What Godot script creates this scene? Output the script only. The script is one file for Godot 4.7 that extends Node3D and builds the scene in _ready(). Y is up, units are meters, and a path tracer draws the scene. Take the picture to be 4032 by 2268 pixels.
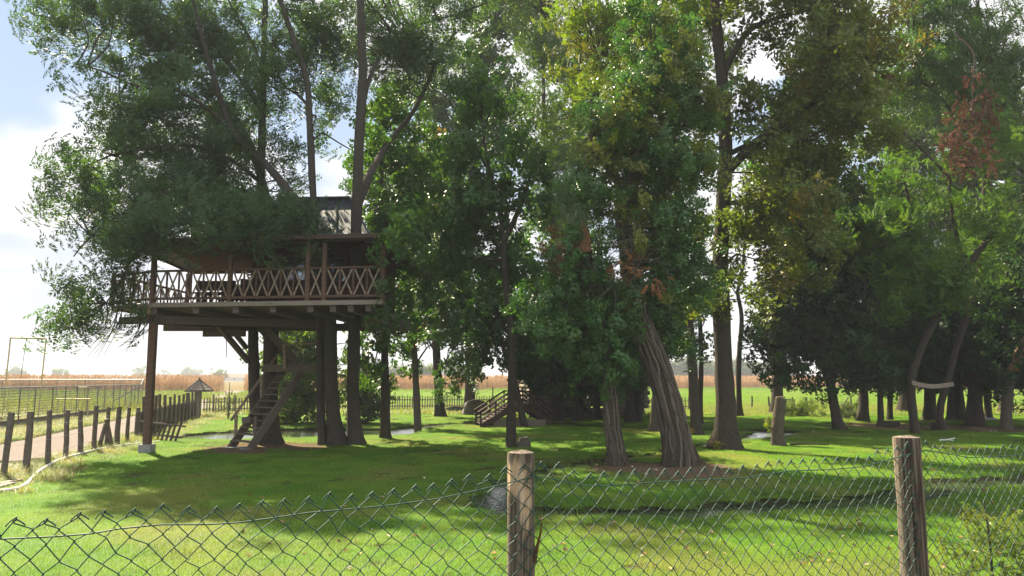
extends Node3D
# A tree house among old trees, seen over a chain link fence. Units are metres, y is up, the camera looks towards -z.
const FOCAL := 3046.0
const EYE := 2.1
const PITCH := 0.1164
const FULL := 2.25
var tilt := Basis(Vector3.RIGHT, PITCH)
var rng := RandomNumberGenerator.new()
var rough_noise := FastNoiseLite.new()
var M := {}
var sprays := {}
var used := {}
var stream: Array = []

# ---------- helpers: places ----------
func at(u: float, v: float, d: float) -> Vector3:
	var r: Vector3 = tilt * Vector3((u - 2016.0) / FOCAL, (1134.0 - v) / FOCAL, -1.0)
	return Vector3(0, EYE, 0) + r * (d / -r.z)

func on_ground(u: float, v: float, h := 0.0) -> Vector3:
	var r: Vector3 = tilt * Vector3((u - 2016.0) / FOCAL, (1134.0 - v) / FOCAL, -1.0)
	return Vector3(0, EYE, 0) + r * ((h - EYE) / r.y)

func rf(a: float, b: float) -> float:
	return rng.randf_range(a, b)

func rdir() -> Vector3:
	var y := rng.randf_range(-1, 1)
	var a := rng.randf() * TAU
	var s := sqrt(1.0 - y * y)
	return Vector3(cos(a) * s, y, sin(a) * s)

# ---------- helpers: names and nodes ----------
func numbered(called: String) -> String:
	var n: int = used.get(called, 0)
	used[called] = n + 1
	return called if n == 0 else "%s_%03d" % [called, n]

func thing(called: String, label: String, category: String, where := Vector3.ZERO, group := "") -> Node3D:
	var o := Node3D.new()
	o.name = numbered(called)
	add_child(o)
	o.position = where
	tag(o, label, category, group)
	return o

func tag(o: Node, label: String, category: String, group := "", kind := "") -> void:
	if label: o.set_meta("label", label)
	if category: o.set_meta("category", category)
	if group: o.set_meta("group", group)
	if kind: o.set_meta("kind", kind)

func part(root: Node3D, called: String, mesh: Mesh, mat: Material, xf := Transform3D()) -> MeshInstance3D:
	# meshes are written in world places; the part undoes its parents' places
	var o := MeshInstance3D.new()
	o.name = called
	o.mesh = mesh
	o.material_override = mat
	root.add_child(o, true)
	var up := Vector3.ZERO
	var n: Node = root
	while n is Node3D and n != self:
		up += n.position
		n = n.get_parent()
	o.transform = Transform3D(xf.basis, xf.origin - up)
	return o

func alone(called: String, mesh: Mesh, mat: Material, label: String, category: String, kind := "", group := "") -> MeshInstance3D:
	var o := MeshInstance3D.new()
	o.name = numbered(called)
	o.mesh = mesh
	o.material_override = mat
	add_child(o)
	tag(o, label, category, group, kind)
	return o

# ---------- helpers: shapes ----------
class Shape:
	var v := PackedVector3Array()
	var n := PackedVector3Array()
	var c := PackedColorArray()
	var t := PackedVector2Array()
	var i := PackedInt32Array()
	func vert(p: Vector3, q: Vector3, col := Color.WHITE, uv := Vector2.ZERO) -> int:
		v.append(p); n.append(q); c.append(col); t.append(uv)
		return v.size() - 1
	func tri(a: Vector3, b: Vector3, d: Vector3, col := Color.WHITE) -> void:
		var q := (d - a).cross(b - a).normalized()
		var k := v.size()
		v.append(a); v.append(b); v.append(d)
		n.append(q); n.append(q); n.append(q)
		c.append(col); c.append(col); c.append(col)
		t.append(Vector2(a.x, a.y)); t.append(Vector2(b.x, b.y)); t.append(Vector2(d.x, d.y))
		i.append(k); i.append(k + 1); i.append(k + 2)
	func quad(a: Vector3, b: Vector3, d: Vector3, e: Vector3, col := Color.WHITE) -> void:
		tri(a, b, d, col)
		tri(a, d, e, col)
	func done() -> ArrayMesh:
		var m := ArrayMesh.new()
		var s := []
		s.resize(Mesh.ARRAY_MAX)
		s[Mesh.ARRAY_VERTEX] = v
		s[Mesh.ARRAY_NORMAL] = n
		s[Mesh.ARRAY_COLOR] = c
		s[Mesh.ARRAY_TEX_UV] = t
		s[Mesh.ARRAY_INDEX] = i
		m.add_surface_from_arrays(Mesh.PRIMITIVE_TRIANGLES, s)
		return m

func box_into(s: Shape, xf: Transform3D, size: Vector3, col := Color.WHITE) -> void:
	var h := size * 0.5
	var p := []
	for k in 8:
		p.append(xf * Vector3(h.x if k & 1 else -h.x, h.y if k & 2 else -h.y, h.z if k & 4 else -h.z))
	for f in [[0, 2, 3, 1], [4, 5, 7, 6], [0, 4, 6, 2], [1, 3, 7, 5], [2, 6, 7, 3], [0, 1, 5, 4]]:
		s.quad(p[f[0]], p[f[1]], p[f[2]], p[f[3]], col)

func frame_of(a: Vector3, b: Vector3, up := Vector3.UP) -> Basis:
	var z := (b - a).normalized()
	if absf(z.dot(up)) > 0.98:
		up = Vector3.RIGHT
	var x := up.cross(z).normalized()
	return Basis(x, z.cross(x), z)

func bar(root: Node3D, called: String, a: Vector3, b: Vector3, w: float, h: float, mat: Material, up := Vector3.UP) -> MeshInstance3D:
	# a squared timber from a to b: w across, h along up; its long edges are chamfered
	var l := a.distance_to(b)
	var s := Shape.new()
	var e := minf(w, h) * 0.1
	var ring := [Vector2(-w / 2 + e, -h / 2), Vector2(w / 2 - e, -h / 2), Vector2(w / 2, -h / 2 + e), Vector2(w / 2, h / 2 - e), Vector2(w / 2 - e, h / 2), Vector2(-w / 2 + e, h / 2), Vector2(-w / 2, h / 2 - e), Vector2(-w / 2, -h / 2 + e)]
	for k in 8:
		var p: Vector2 = ring[k]
		var q: Vector2 = ring[(k + 1) % 8]
		s.quad(Vector3(p.x, p.y, -l / 2), Vector3(p.x, p.y, l / 2), Vector3(q.x, q.y, l / 2), Vector3(q.x, q.y, -l / 2))
	for z in [-l / 2, l / 2]:
		for k in range(1, 7):
			var p0: Vector2 = ring[0]
			var p1: Vector2 = ring[k]
			var p2: Vector2 = ring[k + 1]
			if z < 0:
				s.tri(Vector3(p0.x, p0.y, z), Vector3(p1.x, p1.y, z), Vector3(p2.x, p2.y, z))
			else:
				s.tri(Vector3(p0.x, p0.y, z), Vector3(p2.x, p2.y, z), Vector3(p1.x, p1.y, z))
	return part(root, called, s.done(), mat, Transform3D(frame_of(a, b, up), (a + b) / 2))

func tube(s: Shape, pts: Array, radii: Array, sides: int, lump := 0.0, flare := 0.0, col := Color.WHITE, cap := true) -> void:
	# a tapering round along pts; lump roughens it; flare spreads the foot into root lobes
	var x := Vector3.ZERO
	var along := 0.0
	var first := s.v.size()
	var foot: Vector3 = pts[0]
	var turns := maxf(1.0, roundf(TAU * radii[0] * 1.2))
	var ph := fmod(absf(foot.x * 13.7 + foot.z * 5.1), TAU)
	for k in pts.size():
		var p: Vector3 = pts[k]
		var dir: Vector3 = (pts[mini(k + 1, pts.size() - 1)] - pts[maxi(k - 1, 0)]).normalized()
		if k == 0:
			x = dir.cross(Vector3.FORWARD if absf(dir.z) < 0.9 else Vector3.RIGHT).normalized()
		else:
			along += p.distance_to(pts[k - 1])
			x = (x - dir * x.dot(dir)).normalized()
		var y := dir.cross(x)
		for j in sides + 1:
			var a := TAU * j / sides
			var q := x * cos(a) + y * sin(a)
			var r: float = radii[k]
			if flare > 0.0:
				var up := maxf(p.y - foot.y, 0.0)
				r *= 1.0 + flare * exp(-up / (0.9 * radii[0] + 0.12)) * (1.0 + 0.5 * sin(3.0 * a + ph) + 0.35 * sin(5.0 * a + ph * 2.0))
			if lump > 0.0:
				var w := p + q * r
				r *= 1.0 + lump * rough_noise.get_noise_3d(w.x * 9.0, w.y * 2.5, w.z * 9.0)
			s.vert(p + q * r, q, col, Vector2(turns * j / sides, along))
	for k in pts.size() - 1:
		for j in sides:
			var a := first + k * (sides + 1) + j
			var b := a + sides + 1
			s.i.append_array(PackedInt32Array([a, b, a + 1, a + 1, b, b + 1]))
	if cap:
		for e in [0, pts.size() - 1]:
			var dir: Vector3 = (pts[0] - pts[1]).normalized() if e == 0 else (pts[e] - pts[e - 1]).normalized()
			var mid := s.vert(pts[e], dir, col)
			var ring := first + int(e) * (sides + 1)
			var edge := s.v.size()
			for j in sides + 1:
				s.vert(s.v[ring + j], dir, col)
			for j in sides:
				if e == 0:
					s.i.append_array(PackedInt32Array([mid, edge + j, edge + j + 1]))
				else:
					s.i.append_array(PackedInt32Array([mid, edge + j + 1, edge + j]))

func smooth_path(raw: Array, step: float) -> Array:
	# Catmull-Rom through raw points, about one point per step
	var out := []
	for k in raw.size() - 1:
		var p0: Vector3 = raw[maxi(k - 1, 0)]
		var p1: Vector3 = raw[k]
		var p2: Vector3 = raw[k + 1]
		var p3: Vector3 = raw[mini(k + 2, raw.size() - 1)]
		var n := maxi(1, int(p1.distance_to(p2) / step))
		for j in n:
			out.append(p1.cubic_interpolate(p2, p0, p3, float(j) / n))
	out.append(raw[-1])
	return out

func taper(n: int, r0: float, r1: float) -> Array:
	var out := []
	for k in n:
		out.append(lerpf(r0, r1, float(k) / maxf(1.0, n - 1)))
	return out

func pole(root: Node3D, called: String, pts: Array, r0: float, r1: float, mat: Material, sides := 8, lump := 0.0, flare := 0.0, step := 0.3) -> MeshInstance3D:
	var path := smooth_path(pts, step)
	var s := Shape.new()
	tube(s, path, taper(path.size(), r0, r1), sides, lump, flare)
	return part(root, called, s.done(), mat)

# ---------- helpers: materials ----------
func lin(r: float, g: float, b: float) -> Color:
	return Color(r, g, b).linear_to_srgb()

func noise_tex(freq: float, cols: Array, seed_n: int, size := 256, kind := FastNoiseLite.TYPE_SIMPLEX_SMOOTH, fractal := FastNoiseLite.FRACTAL_FBM) -> NoiseTexture2D:
	var n := FastNoiseLite.new()
	n.seed = seed_n
	n.noise_type = kind
	n.frequency = freq
	n.fractal_type = fractal
	n.fractal_octaves = 4
	var t := NoiseTexture2D.new()
	t.width = size
	t.height = size
	t.seamless = true
	t.noise = n
	if cols:
		var g := Gradient.new()
		g.offsets = PackedFloat32Array(range(cols.size()).map(func(k): return float(k) / (cols.size() - 1)))
		g.colors = PackedColorArray(cols)
		t.color_ramp = g
	return t

func mat(rough: float, col: Color) -> StandardMaterial3D:
	var m := StandardMaterial3D.new()
	m.albedo_color = col
	m.roughness = rough
	m.metallic_specular = 0.35
	return m

func grained(cols: Array, seed_n: int, scale := Vector3(0.6, 6, 6), bump := 0.25, rough := 0.85, freq := 0.02) -> StandardMaterial3D:
	# weathered timber: streaked tones and a fine relief, mapped in the piece's own axes (z is its length)
	var m := mat(rough, Color.WHITE)
	m.albedo_texture = noise_tex(freq, cols, seed_n)
	m.uv1_triplanar = true
	m.uv1_scale = scale
	m.heightmap_enabled = true
	m.heightmap_texture = noise_tex(freq * 1.6, [], seed_n + 7)
	m.heightmap_scale = bump
	return m

func bark(cols: Array, seed_n: int, bump := 2.0, stretch := Vector3(2, 0.5, 1)) -> StandardMaterial3D:
	var m := mat(0.95, Color.WHITE)
	m.albedo_texture = noise_tex(0.022, cols, seed_n, 512, FastNoiseLite.TYPE_SIMPLEX_SMOOTH, FastNoiseLite.FRACTAL_RIDGED)
	m.heightmap_enabled = true
	m.heightmap_texture = noise_tex(0.022, [], seed_n, 512, FastNoiseLite.TYPE_SIMPLEX_SMOOTH, FastNoiseLite.FRACTAL_RIDGED)
	m.heightmap_flip_texture = true
	m.heightmap_scale = bump
	m.uv1_scale = stretch
	m.metallic_specular = 0.2
	return m

func leafy(rough: float, through: Color, shine := 0.4) -> StandardMaterial3D:
	var m := mat(rough, Color.WHITE)
	m.vertex_color_use_as_albedo = true
	m.backlight_enabled = true
	m.backlight = through
	m.metallic_specular = shine
	return m

func make_materials() -> void:
	M.rail = grained([lin(.06, .036, .026), lin(.115, .068, .048), lin(.175, .11, .078)], 3)
	M.brace = grained([lin(.15, .11, .08), lin(.26, .20, .15), lin(.36, .295, .23)], 5)
	M.deck = grained([lin(.15, .12, .10), lin(.25, .21, .17), lin(.33, .28, .23)], 8)
	M.beam = grained([lin(.07, .055, .045), lin(.12, .095, .08), lin(.17, .14, .12)], 11)
	M.wall = grained([lin(.035, .016, .011), lin(.075, .036, .022), lin(.12, .06, .036)], 14)
	M.stair = grained([lin(.07, .055, .045), lin(.13, .105, .085), lin(.2, .165, .13)], 17)
	M.picket = grained([lin(.12, .10, .08), lin(.21, .175, .14), lin(.3, .26, .21)], 19)
	M.pole = grained([lin(.06, .05, .04), lin(.13, .105, .085), lin(.2, .165, .14)], 23, Vector3(6, .8, 6), .4)
	M.plank = grained([lin(.17, .13, .10), lin(.27, .215, .165), lin(.36, .295, .235)], 29)
	M.furniture = grained([lin(.04, .025, .02), lin(.07, .045, .035), lin(.1, .07, .05)], 31)
	M.bark_ash = bark([lin(.03, .027, .024), lin(.075, .065, .054), lin(.12, .105, .088)], 41)
	M.bark_dark = bark([lin(.03, .025, .02), lin(.07, .058, .046), lin(.12, .10, .08)], 43, 2.5)
	M.bark_oak = bark([lin(.035, .03, .025), lin(.085, .07, .055), lin(.15, .125, .1)], 47, 4.0, Vector3(3, .55, 1))
	M.bark_pale = bark([lin(.045, .038, .03), lin(.115, .095, .075), lin(.18, .152, .122)], 53, 1.5)
	M.bark_ivy = bark([lin(.03, .024, .018), lin(.10, .08, .06), lin(.19, .16, .125)], 59, 4.0, Vector3(3, .6, 1))
	M.stem_ivy = bark([lin(.12, .10, .08), lin(.22, .185, .15), lin(.33, .285, .235)], 61, 1.5, Vector3(2, 1, 1))
	M.stem_dark = bark([lin(.05, .04, .03), lin(.11, .09, .07), lin(.18, .15, .12)], 62, 1.5, Vector3(2, 1, 1))
	M.torn = bark([lin(.12, .05, .025), lin(.36, .19, .09), lin(.55, .34, .18)], 67, 2.5, Vector3(4, .5, 1))
	M.leaf = leafy(0.42, Color(0.98, 1.0, 0.45), 0.5)
	M.leaf_gloss = leafy(0.36, Color(0.85, 0.9, 0.42), 0.5)
	M.leaf_thin = leafy(0.55, Color(1.0, 1.0, 0.45), 0.4)
	M.leaf_dry = leafy(0.8, Color(0.6, 0.5, 0.35), 0.25)
	M.grass = leafy(0.6, Color(0.95, 1.0, 0.5), 0.35)
	M.roof = mat(0.5, lin(.055, .065, .085))
	M.roof.metallic = 0.2
	M.roof.albedo_texture = noise_tex(0.01, [Color(.75, .75, .78), Color(1, 1, 1)], 71)
	M.roof.uv1_triplanar = true
	M.glass = mat(0.06, lin(.26, .33, .43))
	M.glass.metallic = 0.8
	M.glass.metallic_specular = 1.0
	M.concrete = grained([lin(.2, .2, .2), lin(.28, .28, .275), lin(.36, .36, .35)], 73, Vector3(2, 2, 2), .3)
	M.stone = grained([lin(.06, .05, .045), lin(.12, .105, .09), lin(.2, .175, .15)], 79, Vector3(1.5, 1.5, 1.5), 2.0)
	M.iron = mat(0.5, lin(.12, .13, .14))
	M.iron.metallic = 0.5
	M.yellow = mat(0.6, lin(.55, .46, .22))
	M.hose = grained([lin(.5, .5, .47), lin(.62, .62, .58), lin(.7, .7, .66)], 83, Vector3(3, 3, 3), .05, .5)
	M.wire = mat(0.6, lin(.035, .085, .065))
	M.net = mat(0.6, lin(.10, .13, .12))
	M.wire.metallic_specular = 0.4
	M.steel = mat(0.45, lin(.3, .31, .33))
	M.steel.metallic = 0.7
	M.water = mat(0.1, lin(.035, .04, .028))
	M.water.metallic_specular = 0.5
	M.water.heightmap_enabled = true
	M.water.heightmap_texture = noise_tex(0.018, [], 89, 512)
	M.water.heightmap_scale = 0.25
	M.water.uv1_triplanar = true
	M.water.uv1_world_triplanar = true
	M.water.uv1_scale = Vector3(.7, .7, .7)
	M.tile = grained([lin(.3, .11, .06), lin(.42, .17, .09), lin(.5, .22, .13)], 97, Vector3(.5, .5, .5), .5)
	M.plaster = mat(0.9, lin(.55, .52, .47))
	M.soil = mat(1.0, Color.WHITE)
	M.soil.vertex_color_use_as_albedo = true
	M.soil.metallic_specular = 0.1
	M.soil.albedo_texture = noise_tex(0.03, [Color(.68, .68, .68), Color(.86, .85, .84), Color(1, 1, 1)], 101, 512)
	M.soil.uv1_triplanar = true
	M.soil.uv1_world_triplanar = true
	M.soil.uv1_scale = Vector3(.6, .6, .6)
	M.soil.heightmap_enabled = true
	M.soil.heightmap_texture = noise_tex(0.05, [], 103, 512)
	M.soil.heightmap_scale = 3.0
	M.gravel = mat(1.0, Color.WHITE)
	M.gravel.albedo_texture = noise_tex(0.09, [lin(.11, .09, .08), lin(.19, .155, .14), lin(.28, .235, .215)], 107, 512)
	M.gravel.uv1_triplanar = true
	M.gravel.uv1_world_triplanar = true
	M.gravel.uv1_scale = Vector3(.5, .5, .5)
	M.gravel.heightmap_enabled = true
	M.gravel.heightmap_texture = noise_tex(0.12, [], 109, 512)
	M.gravel.heightmap_scale = 2.0
	M.worn = mat(0.9, Color.WHITE)
	M.worn.vertex_color_use_as_albedo = true
	M.worn.metallic_specular = 0.2

# ---------- helpers: leaves ----------
func leaf(s: Shape, p: Vector3, dir: Vector3, nrm: Vector3, l: float, w: float, col: Color, belly := 0.42) -> void:
	l *= 1.32
	w *= 1.42
	var side := dir.cross(nrm).normalized() * w * 0.5
	var up := side.cross(dir).normalized()
	var a := p + dir * l * belly + side + up * w * 0.18
	var b := p + dir * l * belly - side + up * w * 0.18
	var tip := p + dir * l - up * l * 0.12
	s.tri(p, a, tip, col)
	s.tri(p, tip, b, col)

func shade(lo: float, hi: float, warm := 0.12) -> Color:
	var k := rf(lo, hi)
	var h := rf(-warm, warm)
	return Color(k * (1.0 + h), k, k * (1.0 - h))

func spray(kind: String, seed_n: int) -> ArrayMesh:
	# one leafy twig end, growing along +y from the origin
	rng.seed = seed_n
	var s := Shape.new()
	var l := 0.6
	var bend := Vector3(rf(-.15, .15), 0, rf(-.15, .15))
	var twig := []
	for k in 5:
		var t := k / 4.0
		twig.append(Vector3(0, l * t, 0) + bend * t * t - Vector3(0, .1 * t * t, 0))
	tube(s, twig, taper(5, 0.006, 0.002), 3, 0, 0, Color(.9, .75, .7), false)
	var fronds := {"ash": 8, "locust": 7}
	if fronds.has(kind):
		for k in fronds[kind]:
			var t = 0.12 + 0.88 * k / (fronds[kind] - 1.0)
			var p: Vector3 = twig[0].lerp(twig[4], t)
			var a = k * 2.4 + rf(-.4, .4)
			var dir := Vector3(cos(a), rf(.1, .7), sin(a)).normalized()
			var rl := rf(.2, .3)
			var pairs := 3 if kind == "ash" else 5
			var q := p
			for j in pairs + 1:
				dir = (dir + Vector3(0, -.1, 0)).normalized()
				q += dir * rl / (pairs + 1)
				var across := dir.cross(Vector3.UP).normalized()
				var nrm := across.cross(dir).normalized()
				var c := shade(.75, 1.25)
				var ll := rf(.085, .125) if kind == "ash" else rf(.06, .08)
				var lw := ll * (.3 if kind == "ash" else .5)
				for sd in [-1.0, 1.0]:
					var ld: Vector3 = (dir * rf(.5, .8) + across * sd + Vector3(0, rf(-.55, .1), 0)).normalized()
					if j == pairs:
						ld = (dir + across * sd * .3).normalized()
					leaf(s, q, ld, (nrm + rdir() * .35).normalized(), ll, lw, c)
	elif kind == "dead":
		for k in 34:
			var p: Vector3 = twig[0].lerp(twig[4], rf(.1, 1.0)) + rdir() * .05
			var dir := (Vector3.DOWN + rdir() * .45).normalized()
			leaf(s, p, dir, rdir(), rf(.09, .15), rf(.035, .06), shade(.6, 1.35, .1))
	elif kind == "needle":
		for k in 130:
			var t := rf(0, 1)
			var p: Vector3 = twig[0].lerp(twig[4], t)
			var dir := (rdir() + Vector3(0, .6, 0)).normalized()
			leaf(s, p, dir, rdir(), rf(.045, .08), .009, shade(.7, 1.2))
	else:
		var n: int = {"broad": 40, "ivy": 46, "oak": 40, "small": 64}[kind]
		for k in n:
			var t := rf(.08, 1.0)
			var a := rf(0, TAU)
			var out := Vector3(cos(a), rf(-.15, .5), sin(a)).normalized()
			var p: Vector3 = twig[0].lerp(twig[4], t) + out * rf(.02, .17)
			var dir := (out + Vector3(0, rf(-.7, .15), 0) + rdir() * .3).normalized()
			var nrm := (Vector3.UP + out * (.9 if kind == "ivy" else .35) + rdir() * .5).normalized()
			var ll := rf(.08, .13)
			var lw := ll * rf(.7, .9)
			if kind == "oak":
				ll = rf(.1, .15); lw = ll * rf(.45, .6)
			elif kind == "ivy":
				ll = rf(.06, .095); lw = ll * rf(.85, 1.05)
			elif kind == "small":
				ll = rf(.06, .09); lw = ll * .5
			leaf(s, p, dir, nrm, ll, lw, shade(.7, 1.3), .3 if kind == "ivy" else .45)
	return s.done()

func copies(root: Node3D, called: String, mesh: Mesh, m: Material, where: Array, tint: Array, kind := "stuff") -> MultiMeshInstance3D:
	var mm := MultiMesh.new()
	mm.transform_format = MultiMesh.TRANSFORM_3D
	mm.use_colors = true
	mm.mesh = mesh
	mm.instance_count = where.size()
	for k in where.size():
		mm.set_instance_transform(k, where[k])
		mm.set_instance_color(k, tint[k])
	var o := MultiMeshInstance3D.new()
	o.name = called
	o.multimesh = mm
	o.material_override = m
	o.set_meta("kind", kind)
	root.add_child(o, true)
	if root != self:
		o.position = -root.position
	return o

func turned(y: Vector3, roll: float, size: float) -> Basis:
	var x := y.cross(Vector3.RIGHT if absf(y.x) < .8 else Vector3.FORWARD).normalized()
	x = x.rotated(y, roll)
	return Basis(x * size, y * size, x.cross(y) * size)

# A crown: clumps fill the blobs [u, v, ru, rv, depth, depth radius, fullness]; each clump hangs on a twig from the nearest limb.
func crown(root: Node3D, skeleton: Array, blobs: Array, kind: String, variant: int, m: Material, col: Color, opt := {}) -> void:
	var dens: float = opt.get("dens", 1.0)
	var per: int = opt.get("per", 11)
	var size: float = opt.get("size", 1.0)
	var droop: float = opt.get("droop", 0.35)
	var warm: float = opt.get("warm", 0.1)
	var other: Color = opt.get("other", col)
	var share: float = opt.get("share", 0.0)
	var key := "%s%d" % [kind, variant % 3]
	if not sprays.has(key):
		sprays[key] = spray(kind, 900 + variant % 3 * 17 + kind.length())
	rng.seed = hash(root.name) % 100000 + 5
	var where := []
	var tint := []
	var tw := Shape.new()
	for b in blobs:
		var d: float = b[4]
		var mid := at(b[0], b[1], d)
		var ext := Vector3(b[2] * d / FOCAL, b[3] * d / FOCAL, b[5])
		var vol := 4.19 * ext.x * ext.y * ext.z
		var full: float = b[6] if b.size() > 6 else 1.0
		var clump_r: float = opt.get("clump", 0.75) * size
		var n := int(ceil(vol * 0.55 * FULL * dens * full / (size * size)))
		for k in n:
			var q := rdir() * pow(rng.randf(), 0.42)
			var c := mid + Vector3(q.x * ext.x, q.y * ext.y, q.z * ext.z)
			if rough_noise.get_noise_3d(c.x * 3.1, c.y * 3.1, c.z * 3.1) < -0.2:
				continue
			# the twig that carries the clump
			if skeleton and (k % 3 != 0 or n < 60):
				var best: Vector3 = skeleton[0]
				var bd := 1e9
				for p in skeleton:
					var dd: float = p.distance_squared_to(c) + maxf(0.0, p.y - c.y) * 3.0
					if dd < bd:
						bd = dd; best = p
				var reach := sqrt(bd)
				if reach > 0.5 and reach < 6.0:
					var r := rdir() * reach * .08
					var pth := smooth_path([best, best.lerp(c, .35) + r + Vector3(0, reach * .06, 0), best.lerp(c, .7) - r * .4 + Vector3(0, reach * .07, 0), c], .22)
					tube(tw, pth, taper(pth.size(), .012 + reach * .011, .009), 4, 0, 0, Color.WHITE, false)
			var tone := rf(.78, 1.22)
			var cc := other if rng.randf() < share else col
			for j in per:
				var o := rdir()
				var p := c + Vector3(o.x, o.y * .75, o.z) * clump_r * pow(rng.randf(), .5)
				var y := (o + Vector3(0, .25 - droop * rf(.5, 2.2), 0) + rdir() * .4).normalized()
				where.append(Transform3D(turned(y, rng.randf() * TAU, size * rf(.75, 1.2)), p))
				var g := tone * rf(.85, 1.15)
				var h := rf(-warm, warm)
				tint.append(Color(cc.r * g * (1 + h), cc.g * g, cc.b * g * (1 - h)))
	if tw.v.size():
		var o := part(root, "twigs", tw.done(), opt.get("bark", M.bark_dark))
		o.set_meta("kind", "stuff")
	if where.size():
		copies(root, opt.get("called", "crown"), sprays[key], m, where, tint)

# A tree: stems and limbs are px paths [u, v, extra depth], each with end radii; the foot stands on the ground.
func tree(called: String, label: String, foot: Array, stems: Array, bk: Material, blobs: Array, kind: String, m: Material, col: Color, opt := {}) -> Node3D:
	var g := on_ground(foot[0], foot[1])
	g.y = ground_height(g.x, g.z)
	var d := -g.z
	var root := thing(called, label, "tree", g, opt.get("group", ""))
	var skeleton := []
	for k in stems.size():
		var st: Dictionary = stems[k]
		var pts := []
		if st.get("from_ground", k == 0):
			var p0: Array = st.p[0]
			var f := on_ground(p0[0], p0[1])
			pts.append(Vector3(f.x, g.y - .12, -d - (p0[2] if p0.size() > 2 else 0.0)))
		for n in range(1 if pts.size() else 0, st.p.size()):
			var q: Array = st.p[n]
			pts.append(at(q[0], q[1], d + (q[2] if q.size() > 2 else 0.0)))
		var path := smooth_path(pts, .35)
		var s := Shape.new()
		tube(s, path, taper(path.size(), st.r[0], st.r[1]), st.get("sides", 14 if st.r[0] > .12 else 8), .22, st.get("flare", .55 if st.get("from_ground", k == 0) else 0.0))
		part(root, "trunk" if st.get("from_ground", k == 0) else "branch", s.done(), bk)
		for n in path.size():
			if path[n].y > opt.get("bare", 3.0):
				skeleton.append(path[n])
	var full := []
	for b in blobs:
		var c: Array = b.duplicate()
		c[4] = d + b[4]
		full.append(c)
	opt.bark = bk
	crown(root, skeleton, full, kind, foot[0], m, col, opt)
	return root

func _ready() -> void:
	var cam := Camera3D.new()
	cam.name = "camera"
	cam.fov = rad_to_deg(2.0 * atan(1134.0 / FOCAL))
	cam.near = 0.1
	cam.far = 6000.0
	cam.transform = Transform3D(tilt, Vector3(0, EYE, 0))
	add_child(cam)
	cam.current = true
	var env := Environment.new()
	env.background_mode = Environment.BG_SKY
	env.sky = make_sky()
	env.background_energy_multiplier = 0.40
	env.tonemap_mode = Environment.TONE_MAPPER_LINEAR
	env.tonemap_exposure = 3.6
	env.fog_enabled = true
	env.fog_density = 0.0007
	env.fog_light_color = Color(0.93, 0.96, 1.0)
	env.sdfgi_enabled = true
	env.ssao_enabled = true
	env.ssil_enabled = true
	var we := WorldEnvironment.new()
	we.name = "world"
	we.environment = env
	add_child(we)
	var sun := DirectionalLight3D.new()
	sun.name = "sun"
	sun.light_color = Color(1.0, 0.945, 0.82)
	sun.light_energy = 1.6
	sun.light_angular_distance = 0.5
	sun.shadow_enabled = true
	sun.basis = Basis.looking_at(-sun_dir(), Vector3.UP)
	add_child(sun)

	rough_noise.seed = 3
	rough_noise.frequency = 0.3
	rough_noise.noise_type = FastNoiseLite.TYPE_SIMPLEX_SMOOTH
	rough_noise.fractal_octaves = 3
	make_materials()
	make_lines()
	make_ground()
	make_road()
	make_water()
	make_tree_house()
	make_log_cabin()
	make_trees()
	make_bridge()
	make_fences()
	make_enclosure()
	make_pillar()
	make_chain_link()
	table_set()
	make_small_things()
	make_far_things()
	make_grass()
	make_corn()
	make_litter()

# ---------- ground ----------
var road := []

func near_line(line: Array, x: float, z: float) -> Vector2:
	# distance to a polyline of [x, z, half width] and the half width there
	var best := 1e9
	var w := 1.0
	for k in line.size() - 1:
		var a: Vector3 = line[k]
		var b: Vector3 = line[k + 1]
		if x < minf(a.x, b.x) - 4.0 or x > maxf(a.x, b.x) + 4.0 or z < minf(a.y, b.y) - 4.0 or z > maxf(a.y, b.y) + 4.0:
			continue
		var ab := Vector2(b.x - a.x, b.y - a.y)
		var t := clampf((Vector2(x - a.x, z - a.y)).dot(ab) / ab.length_squared(), 0, 1)
		var dd := Vector2(x - a.x - ab.x * t, z - a.y - ab.y * t).length() - lerpf(a.z, b.z, t)
		if dd < best:
			best = dd
			w = lerpf(a.z, b.z, t)
	return Vector2(best, w)

func ground_height(x: float, z: float) -> float:
	var d := -z
	var h := 0.5 * smoothstep(7.2, 4.6, d)
	if d < 46.0 and x > -14.0 and x < 24.0:
		h += 0.035 * rough_noise.get_noise_2d(x * 1.3, z * 1.3)
		var n := near_line(stream, x, z)
		if n.x < 1.2:
			var jag := 0.12 * rough_noise.get_noise_2d(x * 6.0, z * 6.0)
			h -= 0.40 * smoothstep(0.24, -0.12, n.x + jag)
	return h

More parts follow.
